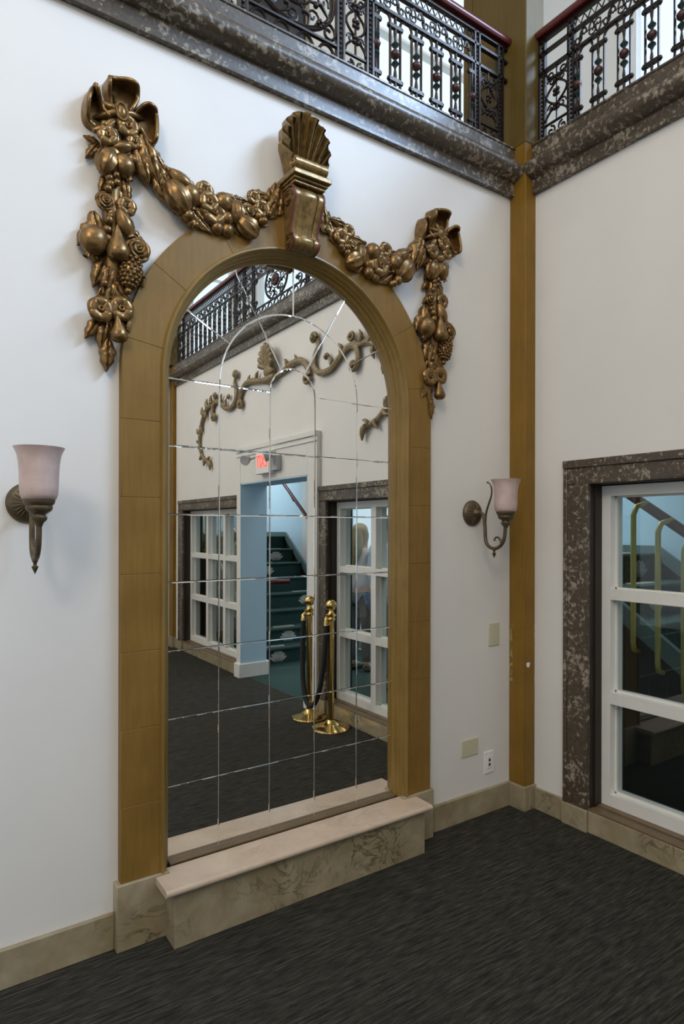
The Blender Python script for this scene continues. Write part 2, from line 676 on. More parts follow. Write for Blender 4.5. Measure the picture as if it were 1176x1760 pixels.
# gallery floor round three sides and the storey above
g = MB()
g.box(XE, 2.0, 0.31, 1.9, 3.5, 3.84)
g.box(0.15, 2.2, -8.1, 0.31, 3.5, 3.84)
g.box(XE, 0.15, -8.1, YD - 0.26, 3.5, 3.84)
struct(g.build('gallery_floor', M['beige'], smooth=0))
A2 = [(0.28, 1.75, 4.05, 7.2), (-0.95, -0.32, 3.84, 6.1), (-5.6, -3.6, 4.05, 7.2)]
struct(wall_y(MB(), 1.9, 2.15, XE - 0.25, 2.25, 3.5, ZTOP, A2).build('wall_gallery_back', M['beige'], smooth=0))
B2 = [(-1.75, 0.56, 4.05, 7.2), (-4.7, -2.4, 4.05, 7.2), (-7.6, -5.4, 4.05, 7.2)]
struct(wall_x(MB(), 2.0, 2.25, -8.1, 1.9, 3.5, ZTOP, B2).build('wall_gallery_right', M['plaster'], smooth=0))
D2 = [(1.08, 1.9, 4.05, 7.2), (-2.6, -0.8, 4.05, 7.2), (-5.8, -3.8, 4.05, 7.2)]
struct(wall_y(MB(), -8.35, -8.1, XE - 0.25, 2.25, 3.5, ZTOP, D2).build('wall_gallery_near', M['plaster'], smooth=0))
struct(MB().box(XE - 0.3, 2.3, -8.4, 2.2, ZTOP, ZTOP + 0.1).build('ceiling', M['ceiling'], smooth=0))


def big_window(name, axis, plane, hole, mat):
    """gallery windows: painted frame, glazing bars, pane"""
    a0, a1, z0, z1 = hole
    root = struct_root(name)
    fb = MB()

    def bar(u0, u1, v0, v1):
        if axis == 'x':
            fb.box(plane - 0.04, plane + 0.04, u0, u1, v0, v1)
        else:
            fb.box(u0, u1, plane - 0.04, plane + 0.04, v0, v1)
    bar(a0, a0 + 0.06, z0, z1)
    bar(a1 - 0.06, a1, z0, z1)
    bar(a0 + 0.06, a1 - 0.06, z0, z0 + 0.06)
    bar(a0 + 0.06, a1 - 0.06, z1 - 0.06, z1)
    for k in (1, 2):
        zz = z0 + (z1 - z0) * k / 3
        bar(a0 + 0.06, a1 - 0.06, zz - 0.012, zz + 0.012)
    fb.build('window_frame', mat, root, smooth=0)
    gb = MB()
    if axis == 'x':
        gb.box(plane - 0.003, plane + 0.003, a0 + 0.06, a1 - 0.06, z0 + 0.06, z1 - 0.06)
    else:
        gb.box(a0 + 0.06, a1 - 0.06, plane - 0.003, plane + 0.003, z0 + 0.06, z1 - 0.06)
    gb.build('pane', M['clear'], root, smooth=0)


M['clear'] = mat_glass('clear_glass', (0.97, 0.985, 1.0), 0.8)
k = 3
for h in A2:
    if h[0] == -0.95:       # dark panelled door on the gallery
        dd = struct_root('door_3')
        m = MB()
        m.box(h[0], h[1], 1.96, 2.02, h[2], h[3])
        for q0, q1 in ((3.95, 4.75), (4.85, 5.95)):
            m.box(h[0] + 0.08, h[1] - 0.08, 1.945, 1.96, q0, q1)
        m.build('door_leaf', M['dark_wood'], dd, bevel=0.006)
        continue
    big_window('window_%d' % k, 'y', 2.02, h, M['white_paint'] if h[0] > 0 else M['dark_wood'])
    k += 1
for h in B2:
    big_window('window_%d' % k, 'x', 2.12, h, M['white_paint'])
    k += 1
for h in D2:
    big_window('window_%d' % k, 'y', -8.22, h, M['white_paint'])
    k += 1

# ---- corner pilasters: a slim one below, a deeper pier from the cornice up
def pilaster(ys, sgn):
    """sgn -1: corner at y=0 side (room towards -y); +1: far corner"""
    root = struct_root('pilaster')
    p = MB()
    y0, y1 = (ys, ys + sgn * (0.115 if sgn < 0 else 0.15))
    xp = -0.09 if sgn < 0 else -0.046
    p.box(xp, 0.0, min(y0, y1), max(y0, y1), 0.14, ZC1)
    p.build('pilaster_shaft', M['pilaster'], root, bevel=0.004)
    u = MB()
    y2 = ys - sgn * 0.31
    u.box(-0.09, 0.07, min(y1, y2), max(y1, y2), ZC1, ZTOP)
    u.box(-0.095, 0.02, min(y2, y2 - sgn * 0.07), max(y2, y2 - sgn * 0.07), ZC1, ZTOP)
    u.build('pier_shaft', M['olive'], root, bevel=0.006)
    b = MB()
    y3 = y1 + sgn * 0.015
    b.box(xp - 0.018, 0.0, min(y0, y3), max(y0, y3), 0, 0.14)
    b.build('pilaster_base', M['marble_cream'], root, bevel=0.004)
    return root


pil = pilaster(0.0, -1)
pilaster(YD, 1)
# flaked paint on the near pilaster
c = MB()
c.prism([(-0.060 + 0.014 * cos(t) * (1 + 0.25 * sin(3 * t)), 0.838 + 0.019 * sin(t) * (1 + 0.3 * cos(2 * t))) for t in [2 * pi * i / 14 for i in range(14)]],
        lambda a, b, d: (a, d, b), -0.1162, -0.1148)
o = c.build('paint_chip', M['white_plastic'], pil, smooth=0)
o['label'] = 'white chip in the ochre paint'


# ---- cornice (profile: projection d, height z)
def arc(cd, cz, r, a0, a1, n):
    return [(cd + r * cos(radians(a0 + (a1 - a0) * i / n)), cz + r * sin(radians(a0 + (a1 - a0) * i / n))) for i in range(n + 1)]


CORN = ([(0.0, ZC1), (0.036, ZC1), (0.042, ZC1 - 0.006), (0.042, ZC1 - 0.014), (0.036, ZC1 - 0.018), (0.036, 3.752), (0.046, 3.748)]
        + arc(0.058, 3.706, 0.046, 88, -85, 10)
        + [(0.052, 3.656), (0.030, 3.650), (0.026, 3.592), (0.032, 3.588), (0.032, ZC0), (0.0, ZC0)])


def cornice(name, fn, s0, s1):
    r0 = [fn(s0, d, z) for d, z in CORN]
    r1 = [fn(s1, d, z) for d, z in CORN]
    return struct(MB().sweep([r0, r1]).build(name, M['marble_brown'], smooth=30))


FA = lambda s, d, z: (s, -d, z)
FB = lambda s, d, z: (-d, s, z)
FD = lambda s, d, z: (s, YD + d, z)
cornice('trim_1', FA, XE, -0.09)
cornice('trim_2', FB, -0.115, YD + 0.115)
cornice('trim_3', FD, XE, -0.09)
# plinth course the railings stand on
struct(MB().box(XE, -0.09, 0.0, 0.12, ZC1 - 0.01, ZC1 + 0.004).build('trim_4', M['marble_brown'], smooth=0))
struct(MB().box(0.0, 0.12, YD + 0.115, -0.115, ZC1 - 0.01, ZC1 + 0.004).build('trim_5', M['marble_brown'], smooth=0))

# ---- baseboards
b = MB()
b.box(XE, -2.362, -0.02, 0.0, 0, 0.14)
struct(b.build('baseboard_left', M['marble_cream'], bevel=0.004))
struct(MB().box(-0.733, -0.108, -0.02, 0, 0, 0.14).build('baseboard_back', M['marble_cream'], bevel=0.004))
b = MB()
b.box(-0.02, 0, -0.318, -0.13, 0, 0.125)
b.box(-0.02, 0, -2.015, -0.478, 0, 0.118)
b.box(-0.02, 0, -5.535, -3.89, 0, 0.118)
b.box(-0.02, 0, YD + 0.13, -5.71, 0, 0.125)
struct(b.build('baseboard_right', M['marble_cream'], bevel=0.004))
struct(MB().box(XE, -4.7, YD, YD + 0.02, 0, 0.14).box(-3.1, -0.108, YD, YD + 0.02, 0, 0.14).build('baseboard_near', M['marble_cream'], bevel=0.004))


# ---- windows of the window wall
def sash_window(name, hole):
    y0, y1, z0, z1 = hole
    root = struct_root(name)
    # marble casing (three sides), stepped outer lip
    m = MB()
    for a, bb in ((y0 - 0.15, y0), (y1, y1 + 0.15)):
        m.box(-0.022, 0.002, a, bb, 0.118, z1)
    m.box(-0.022, 0.002, y0 - 0.15, y1 + 0.15, z1, z1 + 0.088)
    m.box(-0.034, 0.002, y0 - 0.15, y1 + 0.15, z1 + 0.088, z1 + 0.13)
    m.box(-0.028, -0.02, y0 - 0.15, y0 - 0.125, 0.118, z1 + 0.09)
    m.box(-0.028, -0.02, y1 + 0.125, y1 + 0.15, 0.118, z1 + 0.09)
    m.build('marble_casing', M['marble_brown'], root, bevel=0.003)
    q = MB()
    for a, bb in ((y0 - 0.156, y0 + 0.002), (y1 - 0.002, y1 + 0.156)):
        q.box(-0.034, 0.0, a, bb, 0, 0.118)
    q.build('casing_base', M['marble_cream'], root, bevel=0.004)
    # dark reveal
    d = MB()
    d.box(0.0, 0.26, y0, y0 + 0.006, z0, z1)
    d.box(0.0, 0.26, y1 - 0.006, y1, z0, z1)
    d.box(0.0, 0.26, y0, y1, z1 - 0.006, z1)
    for s, e in ((y0 + 0.006, y0 + 0.014), (y1 - 0.014, y1 - 0.006)):
        d.box(0.03, 0.09, s, e, z0, z1 - 0.006)
    d.build('window_reveal', M['dark_wood'], root, smooth=0)
    s = MB()
    s.box(-0.018, 0.05, y0, y1, 0.112, 0.128)
    s.box(0.05, 0.26, y0, y1, 0.112, 0.136)
    s.build('window_sill', M['sill_wood'], root, bevel=0.003)
    # painted sash: stiles, rails, two mullions; stepped back to the glass
    ya, yb, za, zb = y0 + 0.010, y1 - 0.010, 0.137, z1 - 0.012
    f = MB()
    xf, xg = 0.088, 0.146

    def stile(a, bb, c, e, inset):
        f.box(xf, 0.20, a, bb, c, e)
    sw = 0.055
    f.box(xf, 0.20, ya, ya + sw, za, zb)
    f.box(xf, 0.20, yb - sw, yb, za, zb)
    f.box(xf, 0.20, ya + sw, yb - sw, za, za + 0.062)
    f.box(xf, 0.20, ya + sw, yb - sw, zb - 0.055, zb)
    cols = [ya + sw + (yb - ya - 2 * sw) * k / 3 for k in (1, 2)]
    for cy in cols:
        f.box(xf + 0.001, 0.20, cy - 0.033, cy + 0.033, za + 0.06, zb - 0.054)
    for zz0, zz1 in ((0.686, 0.748), (1.246, 1.303)):
        f.box(xf + 0.002, 0.20, ya + sw, yb - sw, zz0, zz1)
    # glazing beads
    zs = [(za + 0.062, 0.686), (0.748, 1.246), (1.303, zb - 0.055)]
    ysn = [ya + sw, cols[0] - 0.033, cols[0] + 0.033, cols[1] - 0.033, cols[1] + 0.033, yb - sw]
    for (e0, e1) in ((ysn[0], ysn[1]), (ysn[2], ysn[3]), (ysn[4], ysn[5])):
        for (c0, c1) in zs:
            f.box(xg - 0.012, xg + 0.012, e0, e0 + 0.008, c0, c1)
            f.box(xg - 0.012, xg + 0.012, e1 - 0.008, e1, c0, c1)
            f.box(xg - 0.012, xg + 0.012, e0, e1, c0, c0 + 0.008)
            f.box(xg - 0.012, xg + 0.012, e0, e1, c1 - 0.008, c1)
    f.build('window_sash', M['white_paint'], root, smooth=0)
    p = MB()
    p.box(xg, xg + 0.004, ya + sw, yb - sw, za + 0.06, zb - 0.05)
    p.build('pane', M['glass'], root, smooth=0)
    return root


sash_window('window_1', W1)
sash_window('window_2', W2)

# ---- doorway to the stairs
dr = struct_root('door_1')
y0, y1, _, z1 = DR
f = MB()
f.box(-0.047, 0.0, y0 - 0.095, y0, 0, 2.50)
f.box(-0.047, 0.0, y1, y1 + 0.153, 0, 2.50)
f.box(-0.047, 0.0, y0, y1, z1, 2.50)
f.build('door_casing', M['white_paint'], dr, bevel=0.004)
f = MB()
f.box(-0.065, -0.047, y0 - 0.095, y1 + 0.153, 2.455, 2.50)
f.box(-0.058, -0.047, y0 - 0.095, y1 + 0.153, 2.405, 2.417)
f.build('casing_moulding', M['white_paint'], dr, bevel=0.003)
f = MB()
f.box(-0.047, 0.27, y0, y0 + 0.012, 0.15, z1)
f.box(-0.047, 0.27, y1 - 0.012, y1, 0.15, z1)
f.box(-0.047, 0.27, y0, y1, z1 - 0.012, z1)
f.build('door_jamb', M['blue_plaster'], dr, smooth=0)
f = MB()
f.box(-0.072, 0.31, y0 - 0.105, y0 + 0.03, 0, 0.155)
f.box(-0.072, 0.31, y1 - 0.03, y1 + 0.158, 0, 0.155)
f.build('door_skirting', M['white_paint'], dr, bevel=0.006)

# glazed entrance at the back of the stair hall
dr2 = struct_root('door_2')
f = MB()
a, bb, c, e = ENT
for yy in (a, a + 0.74, a + 0.80, a + 1.60, bb - 0.06):
    f.box(2.03, 2.10, yy, yy + 0.06, c, e)
f.box(2.03, 2.10, a, bb, e - 0.08, e)
f.box(2.03, 2.10, a, bb, 0.0, 0.12)
f.build('door_frame', M['white_paint'], dr2, smooth=0)
MB().box(2.06, 2.066, a + 0.06, bb - 0.06, 0.12, e - 0.08).build('pane', M['clear'], dr2, smooth=0)


# ================================================================== MIRROR
mir = thing('arched_mirror', 'tall arched tiled mirror in a painted ochre stone-block surround', 'mirror', (CX, 0, 0.25))
RO, RI = 0.797, 0.640
ZP = 0.255
FY = lambda a, b, d: (a, d, b)
zj = [ZP, 0.545, 0.842, 1.142, 1.444, 1.744, 2.046]
for sgn in (-1, 1):
    for z_a, z_b in zip(zj[:-1], zj[1:]):
        MB().prism([(CX + sgn * RI, z_a), (CX + sgn * RO, z_a), (CX + sgn * RO, z_b), (CX + sgn * RI, z_b)], FY, -0.040, 0.004).build(
            'frame_block', M['ochre'], mir, bevel=0.0022, segs=2)
degs = [8.5, 32.5, 58.5, 121.5, 147.5, 171.5]
for d0, d1 in zip(degs[:-1], degs[1:]):
    n = 14
    poly = [(CX + RO * cos(radians(d0 + (d1 - d0) * i / n)), SPR + RO * sin(radians(d0 + (d1 - d0) * i / n))) for i in range(n + 1)]
    poly += [(CX + RI * cos(radians(d1 + (d0 - d1) * i / n)), SPR + RI * sin(radians(d1 + (d0 - d1) * i / n))) for i in range(n + 1)]
    MB().prism(poly, FY, -0.040, 0.004).build('frame_block', M['ochre'], mir, bevel=0.0022)
for sgn in (-1, 1):
    n = 5
    aa = [radians(8.5 * i / n) for i in range(n + 1)]
    poly = [(CX + sgn * RO, zj[-1])] + [(CX + sgn * RO * cos(t), SPR + RO * sin(t)) for t in aa]
    poly += [(CX + sgn * RI * cos(t), SPR + RI * sin(t)) for t in reversed(aa)] + [(CX + sgn * RI, zj[-1])]
    MB().prism(poly, FY, -0.040, 0.004).build('frame_block', M['ochre'], mir, bevel=0.0022)
# inner moulding swept round the opening
PROF = [(0.644, 0.004), (0.644, -0.044), (0.639, -0.051), (0.631, -0.052), (0.625, -0.046), (0.6235, -0.034), (0.617, -0.030),
        (0.613, -0.022), (0.6125, -0.012), (0.606, -0.008), (0.6045, 0.000), (0.604, 0.010), (0.598, 0.0125), (0.593, 0.018),
        (0.5905, 0.030), (0.5905, 0.06), (0.644, 0.06)]
rings = []
for z in (0.2478, 1.2):
    rings.append([(CX - r, y, z) for r, y in PROF])
for i in range(49):
    t = pi - pi * i / 48
    rings.append([(CX + r * cos(t), y, SPR + r * sin(t)) for r, y in PROF])
for z in (1.2, 0.2478):
    rings.append([(CX + r, y, z) for r, y in PROF])
MB().sweep(rings).build('frame_moulding', M['ochre_mould'], mir, smooth=40)
# strip under the glass
MB().box(CX - 0.590, CX + 0.590, -0.001, 0.05, 0.2475, 0.2575).build('bottom_strip', M['sill_wood'], mir, bevel=0.002)
# stone plinths under the surround
for a, bb in ((-2.362, -2.158), (-0.936, -0.735)):
    MB().box(a, bb, -0.052, 0.004, 0, ZP).build('plinth_block', M['marble_cream'], mir, bevel=0.004)

# bevelled mirror tiles
YM = 0.030
tiles = MB()


def tile(poly):
    n = len(poly)
    P = [Vector(p) for p in poly]
    area2 = sum(P[i].x * P[(i + 1) % n].y - P[(i + 1) % n].x * P[i].y for i in range(n))
    if area2 < 0:
        P.reverse()
    gap, bev, dep = 0.0008, 0.0030, 0.0005

    def inset(dist):
        out = []
        for i in range(n):
            e0 = (P[i] - P[i - 1]).normalized()
            e1 = (P[(i + 1) % n] - P[i]).normalized()
            n0, n1 = Vector((-e0.y, e0.x)), Vector((-e1.y, e1.x))
            bis = n0 + n1
            out.append(P[i] + bis * (dist / max(0.2, 1 + n0.dot(n1))))
        return out
    a = inset(gap)
    b_ = inset(gap + bev)
    vs = [(p.x, YM + dep, p.y) for p in a] + [(p.x, YM, p.y) for p in b_]
    fs = [(i, (i + 1) % n, n + (i + 1) % n, n + i) for i in range(n)]
    fs.append(tuple(n + i for i in range(n)))
    tiles.add(vs, fs)


r1, r2, r3 = 0.120, 0.366, 0.594
xs = [CX - r3, CX - r2, CX - r1, CX + r1, CX + r2, CX + r3]
zr = [0.2578, 0.558, 0.836, 1.117, 1.400, 1.681, 1.965, SPR]
for i in range(5):
    for j in range(7):
        if i == 2 and j == 6:
            continue
        tile([(xs[i], zr[j]), (xs[i + 1], zr[j]), (xs[i + 1], zr[j + 1]), (xs[i], zr[j + 1])])


def arcp(r, d0, d1, n):
    return [(CX + r * cos(radians(d0 + (d1 - d0) * i / n)), SPR + r * sin(radians(d0 + (d1 - d0) * i / n))) for i in range(n + 1)]


tile([(xs[2], zr[6]), (xs[3], zr[6])] + arcp(r1, 0, 180, 20))
for d0 in (0, 60, 120):
    tile(arcp(r2, d0, d0 + 60, 16) + arcp(r1, d0 + 60, d0, 12))
for d0 in (0, 30, 60, 90, 120, 150):
    tile(arcp(r3, d0, d0 + 30, 12) + arcp(r2, d0 + 30, d0, 10))
tiles.build('mirror_glass', M['mirror'], mir, smooth=0)
bk = MB().prism([(CX - 0.6, 0.25), (CX + 0.6, 0.25)] + arcp(0.6, 0, 180, 40), FY, 0.0308, 0.05)
bk.build('backing_board', M['seam'], mir, smooth=0)

# ---- marble ledge below the mirror
led = thing('marble_ledge', 'low cream marble ledge with pinkish top below the arched mirror', 'ledge', (CX, -0.1, 0))
lb = MB()
lb.prism([(-2.172, -0.150), (-0.885, -0.150), (-0.885, -0.0535), (-0.938, -0.0535), (-0.938, -0.006), (-2.156, -0.006), (-2.156, -0.0535), (-2.172, -0.0535)], lambda a, b, d: (a, b, d), 0, 0.219)
lb.build('ledge_riser', M['marble_cream'], led, bevel=0.003)
s = MB()
nose = [(-0.168, 0.219)] + [(-0.168 - 0.014 * sin(radians(t)), 0.233 - 0.014 * cos(radians(t))) for t in range(15, 181, 15)]
prof = [(-0.0535, 0.219)] + nose + [(-0.0535, 0.247)]
s.sweep([[(x, y, z) for y, z in prof] for x in (-2.212, -2.156)])
s.sweep([[(x, y, z) for y, z in prof] for x in (-0.938, -0.862)])
prof = [(-0.006, 0.219)] + nose + [(-0.006, 0.247)]
s.sweep([[(x, y, z) for y, z in prof] for x in (-2.156, -0.938)])
s.build('ledge_top', M['marble_pink'], led, smooth=40)

# ================================================================== GILDED PLASTER ORNAMENT
# every element is modelled flat on the wall: u,v in the wall plane, w out of the wall
def el_matrix(x, z, ang, size, w0=0.0):
    a = radians(ang)
    # local X = pointing direction, local Y = across, local Z = out of wall (-y)
    ux = Vector((cos(a), 0, sin(a)))
    uz = Vector((0, -1, 0))
    uy = uz.cross(ux)
    m = Matrix((ux, uy, uz)).transposed().to_4x4()
    return Matrix.Translation((x, -w0, z)) @ m @ Matrix.Scale(size, 4)


def axis_lathe(mb, prof, T, n=16, rib=0, amp=0.0, flat=0.8):
    """prof (r, t): body of revolution whose axis is local X, flattened towards the wall"""
    B = Matrix(((0, 0, 1, 0), (1, 0, 0, 0), (0, flat, 0, 0), (0, 0, 0, 1)))
    mb.lathe(prof, n, T @ B, rib, amp)


def e_leaf(mb, T, narrow=0.50, arch=0.26):
    nu, nv = 14, 5
    vs, fs = [], []
    for i in range(nu + 1):
        t = i / nu
        u = -1 + 2 * t
        wd = narrow * sin(pi * min(1, t * 0.93 + 0.07)) ** 0.8 * (1 - 0.25 * t) + 0.006
        if i == nu:
            wd = 0.01
        for j in range(-nv, nv + 1):
            s = j / nv
            serr = 1 + 0.13 * sin(t * 20) * abs(s)
            w = arch * sin(pi * (0.15 + 0.75 * t)) + 0.17 - 0.24 * s * s - 0.17 * math.exp(-(s / 0.15) ** 2) + 0.035 * sin(t * 30 - abs(s) * 5) * (abs(s) > 0.1)
            vs.append((u, s * wd * serr, w))
    m = 2 * nv + 1
    for i in range(nu):
        for j in range(m - 1):
            fs.append((i * m + j, (i + 1) * m + j, (i + 1) * m + j + 1, i * m + j + 1))
    # skirt down to the wall so the leaf has depth
    o = len(vs)
    ring = [i * m for i in range(nu + 1)] + [nu * m + j for j in range(1, m)] + [i * m + m - 1 for i in range(nu - 1, -1, -1)] + [j for j in range(m - 2, 0, -1)]
    for k in ring:
        p = vs[k]
        vs.append((p[0] * 0.94, p[1] * 0.9, -0.15))
    L = len(ring)
    for q in range(L):
        fs.append((ring[q], ring[(q + 1) % L], o + (q + 1) % L, o + q))
    mb.add(vs, fs, T)


def e_flower(mb, T, petals=5):
    for k in range(petals):
        a = 2 * pi * k / petals + 0.3
        P = T @ Matrix.Rotation(a, 4, 'Z')
        vs, fs = [], []
        nr, ns = 6, 8
        for i in range(nr + 1):
            t = i / nr
            for j in range(ns + 1):
                s = -1 + 2 * j / ns
                wd = 0.24 + 0.36 * sin(pi * (0.05 + 0.62 * t))
                r = 0.14 + 0.86 * t - 0.26 * s * s * t
                cup = 0.30 + 0.42 * t - 0.50 * t ** 3 + 0.12 * s * s * t - 0.20 * abs(s) ** 4
                vs.append((r, s * wd, cup))
        m = ns + 1
        for i in range(nr):
            for j in range(ns):
                fs.append((i * m + j, (i + 1) * m + j, (i + 1) * m + j + 1, i * m + j + 1))
        o = len(vs)
        ring = [i * m for i in range(nr + 1)] + [nr * m + j for j in range(1, m)] + [i * m + m - 1 for i in range(nr - 1, -1, -1)]
        for q in ring:
            vs.append((vs[q][0] * 0.9, vs[q][1] * 0.82, -0.1))
        for q in range(len(ring) - 1):
            fs.append((ring[q], ring[q + 1], o + q + 1, o + q))
        mb.add(vs, fs, P)
    # ring-shaped centre
    ringp = [(0.17 * cos(2 * pi * i / 12), 0.17 * sin(2 * pi * i / 12), 0.42) for i in range(12)]
    mb.tube([T @ Vector(p) for p in ringp], 0.075 * T.to_scale().x, 6, closed=True)
    mb.lathe([(0.2, -0.1), (0.2, 0.30), (0.0, 0.30)], 10, T)


def e_rose(mb, T):
    mb.ball((0, 0, 0.20), 0.80, 0.80, 0.36, 16, T)
    sc = T.to_scale().x
    for lay, (r0, h, n, th) in enumerate(((0.80, 0.26, 5, 0.20), (0.56, 0.50, 4, 0.17), (0.33, 0.70, 3, 0.14), (0.13, 0.80, 2, 0.11))):
        for k in range(n):
            a0 = 2 * pi * k / n + lay * 0.7
            span = 2 * pi / n * 1.35
            pts, rad = [], []
            for i in range(11):
                t = i / 10
                a = a0 + span * (t - 0.5)
                r = r0 * (0.90 + 0.20 * t)
                pts.append(T @ Vector((r * cos(a), r * sin(a), h + 0.06 * sin(pi * t))))
                rad.append(sc * th * (0.35 + 0.65 * sin(pi * (0.08 + 0.84 * t))))
            mb.tube(pts, rad, 7)


def e_pear(mb, T):
    axis_lathe(mb, [(0.03, -1.05), (0.06, -1.0), (0.10, -0.9), (0.19, -0.72), (0.27, -0.5), (0.36, -0.25), (0.52, 0.05), (0.64, 0.35), (0.66, 0.6), (0.56, 0.83),
                    (0.34, 0.97), (0.12, 0.98), (0.0, 0.95)], T @ Matrix.Translation((0, 0, 0.42)), 18)


def e_fruit(mb, T):   # pomegranate with its crown
    axis_lathe(mb, [(0.0, -0.85), (0.30, -0.80), (0.60, -0.55), (0.76, -0.15), (0.74, 0.2), (0.56, 0.52), (0.30, 0.70), (0.17, 0.78), (0.16, 0.88), (0.24, 1.02),
                    (0.19, 1.03), (0.10, 0.90), (0.0, 0.9)], T @ Matrix.Translation((0, 0, 0.42)), 18)


def e_ribbed(mb, T):
    axis_lathe(mb, [(0.04, -1.0), (0.36, -0.86), (0.66, -0.45), (0.76, 0.0), (0.70, 0.42), (0.48, 0.78), (0.2, 0.95), (0.0, 0.9)], T @ Matrix.Translation((0, 0, 0.42)), 32, 8, 0.09)


def e_bud(mb, T):
    axis_lathe(mb, [(0.05, -1.0), (0.26, -0.85), (0.46, -0.4), (0.55, 0.05), (0.50, 0.45), (0.34, 0.75), (0.26, 0.86), (0.30, 0.98), (0.2, 1.0), (0.0, 0.92)],
               T @ Matrix.Translation((0, 0, 0.36)), 16, 4, 0.08)


def e_pinecone(mb, T):
    axis_lathe(mb, [(0.0, -1.0), (0.32, -0.85), (0.52, -0.4), (0.54, 0.0), (0.44, 0.4), (0.28, 0.72), (0.12, 0.95), (0.0, 1.0)], T @ Matrix.Translation((0, 0, 0.40)), 14)
    for i in range(8):
        t = -0.8 + 1.55 * i / 7
        rr = 0.54 * sqrt(max(0.05, 1 - ((t + 0.15) / 1.12) ** 2))
        n = 9
        for k in range(n):
            a = 2 * pi * (k + 0.5 * (i % 2)) / n
            mb.ball((t, rr * cos(a), 0.40 + 0.8 * rr * sin(a)), 0.14, 0.13, 0.13, 6, T)
    mb.ball((1.08, 0, 0.38), 0.22, 0.22, 0.22, 8, T)


def e_ball(mb, T):
    mb.ball((0, 0, 0.42), 1, 1, 0.85, 14, T)
    mb.ball((0.25, 0.1, 1.18), 0.16, 0.16, 0.10, 6, T)


def e_berry(mb, T):
    mb.ball((0, 0, 0.45), 1, 1, 0.95, 10, T)


EL = {'leaf': e_leaf, 'flower': e_flower, 'rose': e_rose, 'pear': e_pear, 'fruit': e_fruit, 'ribbed': e_ribbed, 'bud': e_bud,
      'pinecone': e_pinecone, 'ball': e_ball, 'berry': e_berry}
EN = {'leaf': 'leaf', 'flower': 'flower', 'rose': 'rose', 'pear': 'pear', 'fruit': 'pomegranate', 'ribbed': 'gourd', 'bud': 'bud',
      'pinecone': 'pinecone', 'ball': 'plum', 'berry': 'berry'}
W0 = {'leaf': 0.018, 'flower': 0.045, 'rose': 0.030, 'pear': 0.042, 'fruit': 0.025, 'ribbed': 0.028, 'bud': 0.034, 'pinecone': 0.030, 'ball': 0.034, 'berry': 0.045}

DROP = [('flower', -2.325, 3.165, 0.0345, 0), ('flower', -2.402, 3.104, 0.0315, 20), ('flower', -2.3, 3.116, 0.0255, 10), ('ball', -2.307, 3.047, 0.0174, 0), ('leaf', -2.453, 3.085, 0.024, 170), ('leaf', -2.450, 3.045, 0.033, 235), ('bud', -2.346, 3.083, 0.0285, 20), ('ribbed', -2.404, 3.004, 0.0405, 250), ('fruit', -2.34, 3.011, 0.042, 300), ('berry', -2.394, 2.946, 0.0135, 0), ('berry', -2.371, 2.961, 0.0126, 0), ('berry', -2.39, 2.925, 0.0126, 0), ('berry', -2.368, 2.935, 0.0126, 0), ('berry', -2.399, 2.904, 0.0126, 0), ('leaf', -2.355, 2.894, 0.039, 285), ('rose', -2.407, 2.86, 0.03, 0), ('leaf', -2.325, 2.927, 0.039, 280), ('leaf', -2.378, 2.893, 0.033, 260), ('leaf', -2.283, 3.039, 0.03, 250), ('bud', -2.422, 3.118, 0.024, 200), ('leaf', -2.364, 2.844, 0.0451, 280), ('flower', -2.33, 2.858, 0.0307, 0), ('fruit', -2.453, 2.692, 0.0533, 250), ('leaf', -2.472, 2.727, 0.0492, 240), ('leaf', -2.429, 2.739, 0.0615, 285), ('leaf', -2.437, 2.668, 0.0492, 290), ('berry', -2.398, 2.782, 0.0156, 0), ('berry', -2.402, 2.746, 0.0156, 0), ('berry', -2.4, 2.712, 0.0156, 0), ('bud', -2.338, 2.789, 0.0389, 295), ('pear', -2.368, 2.698, 0.0512, 272), ('rose', -2.288, 2.701, 0.041, 0), ('leaf', -2.286, 2.761, 0.0369, 320), ('leaf', -2.425, 2.593, 0.0533, 250), ('leaf', -2.394, 2.576, 0.0615, 255), ('leaf', -2.366, 2.611, 0.0492, 300), ('pinecone', -2.317, 2.602, 0.0512, 262), ('leaf', -2.281, 2.614, 0.0451, 290), ('leaf', -2.382, 2.525, 0.0574, 260), ('leaf', -2.349, 2.519, 0.0615, 300), ('flower', -2.427, 2.442, 0.0389, 0), ('flower', -2.351, 2.459, 0.0389, 15), ('leaf', -2.45, 2.376, 0.041, 240), ('leaf', -2.411, 2.363, 0.0492, 262), ('pear', -2.363, 2.378, 0.0389, 275), ('leaf', -2.395, 2.283, 0.0512, 268), ('leaf', -2.333, 2.419, 0.0369, 290), ('leaf', -2.413, 2.53, 0.0287, 240)]
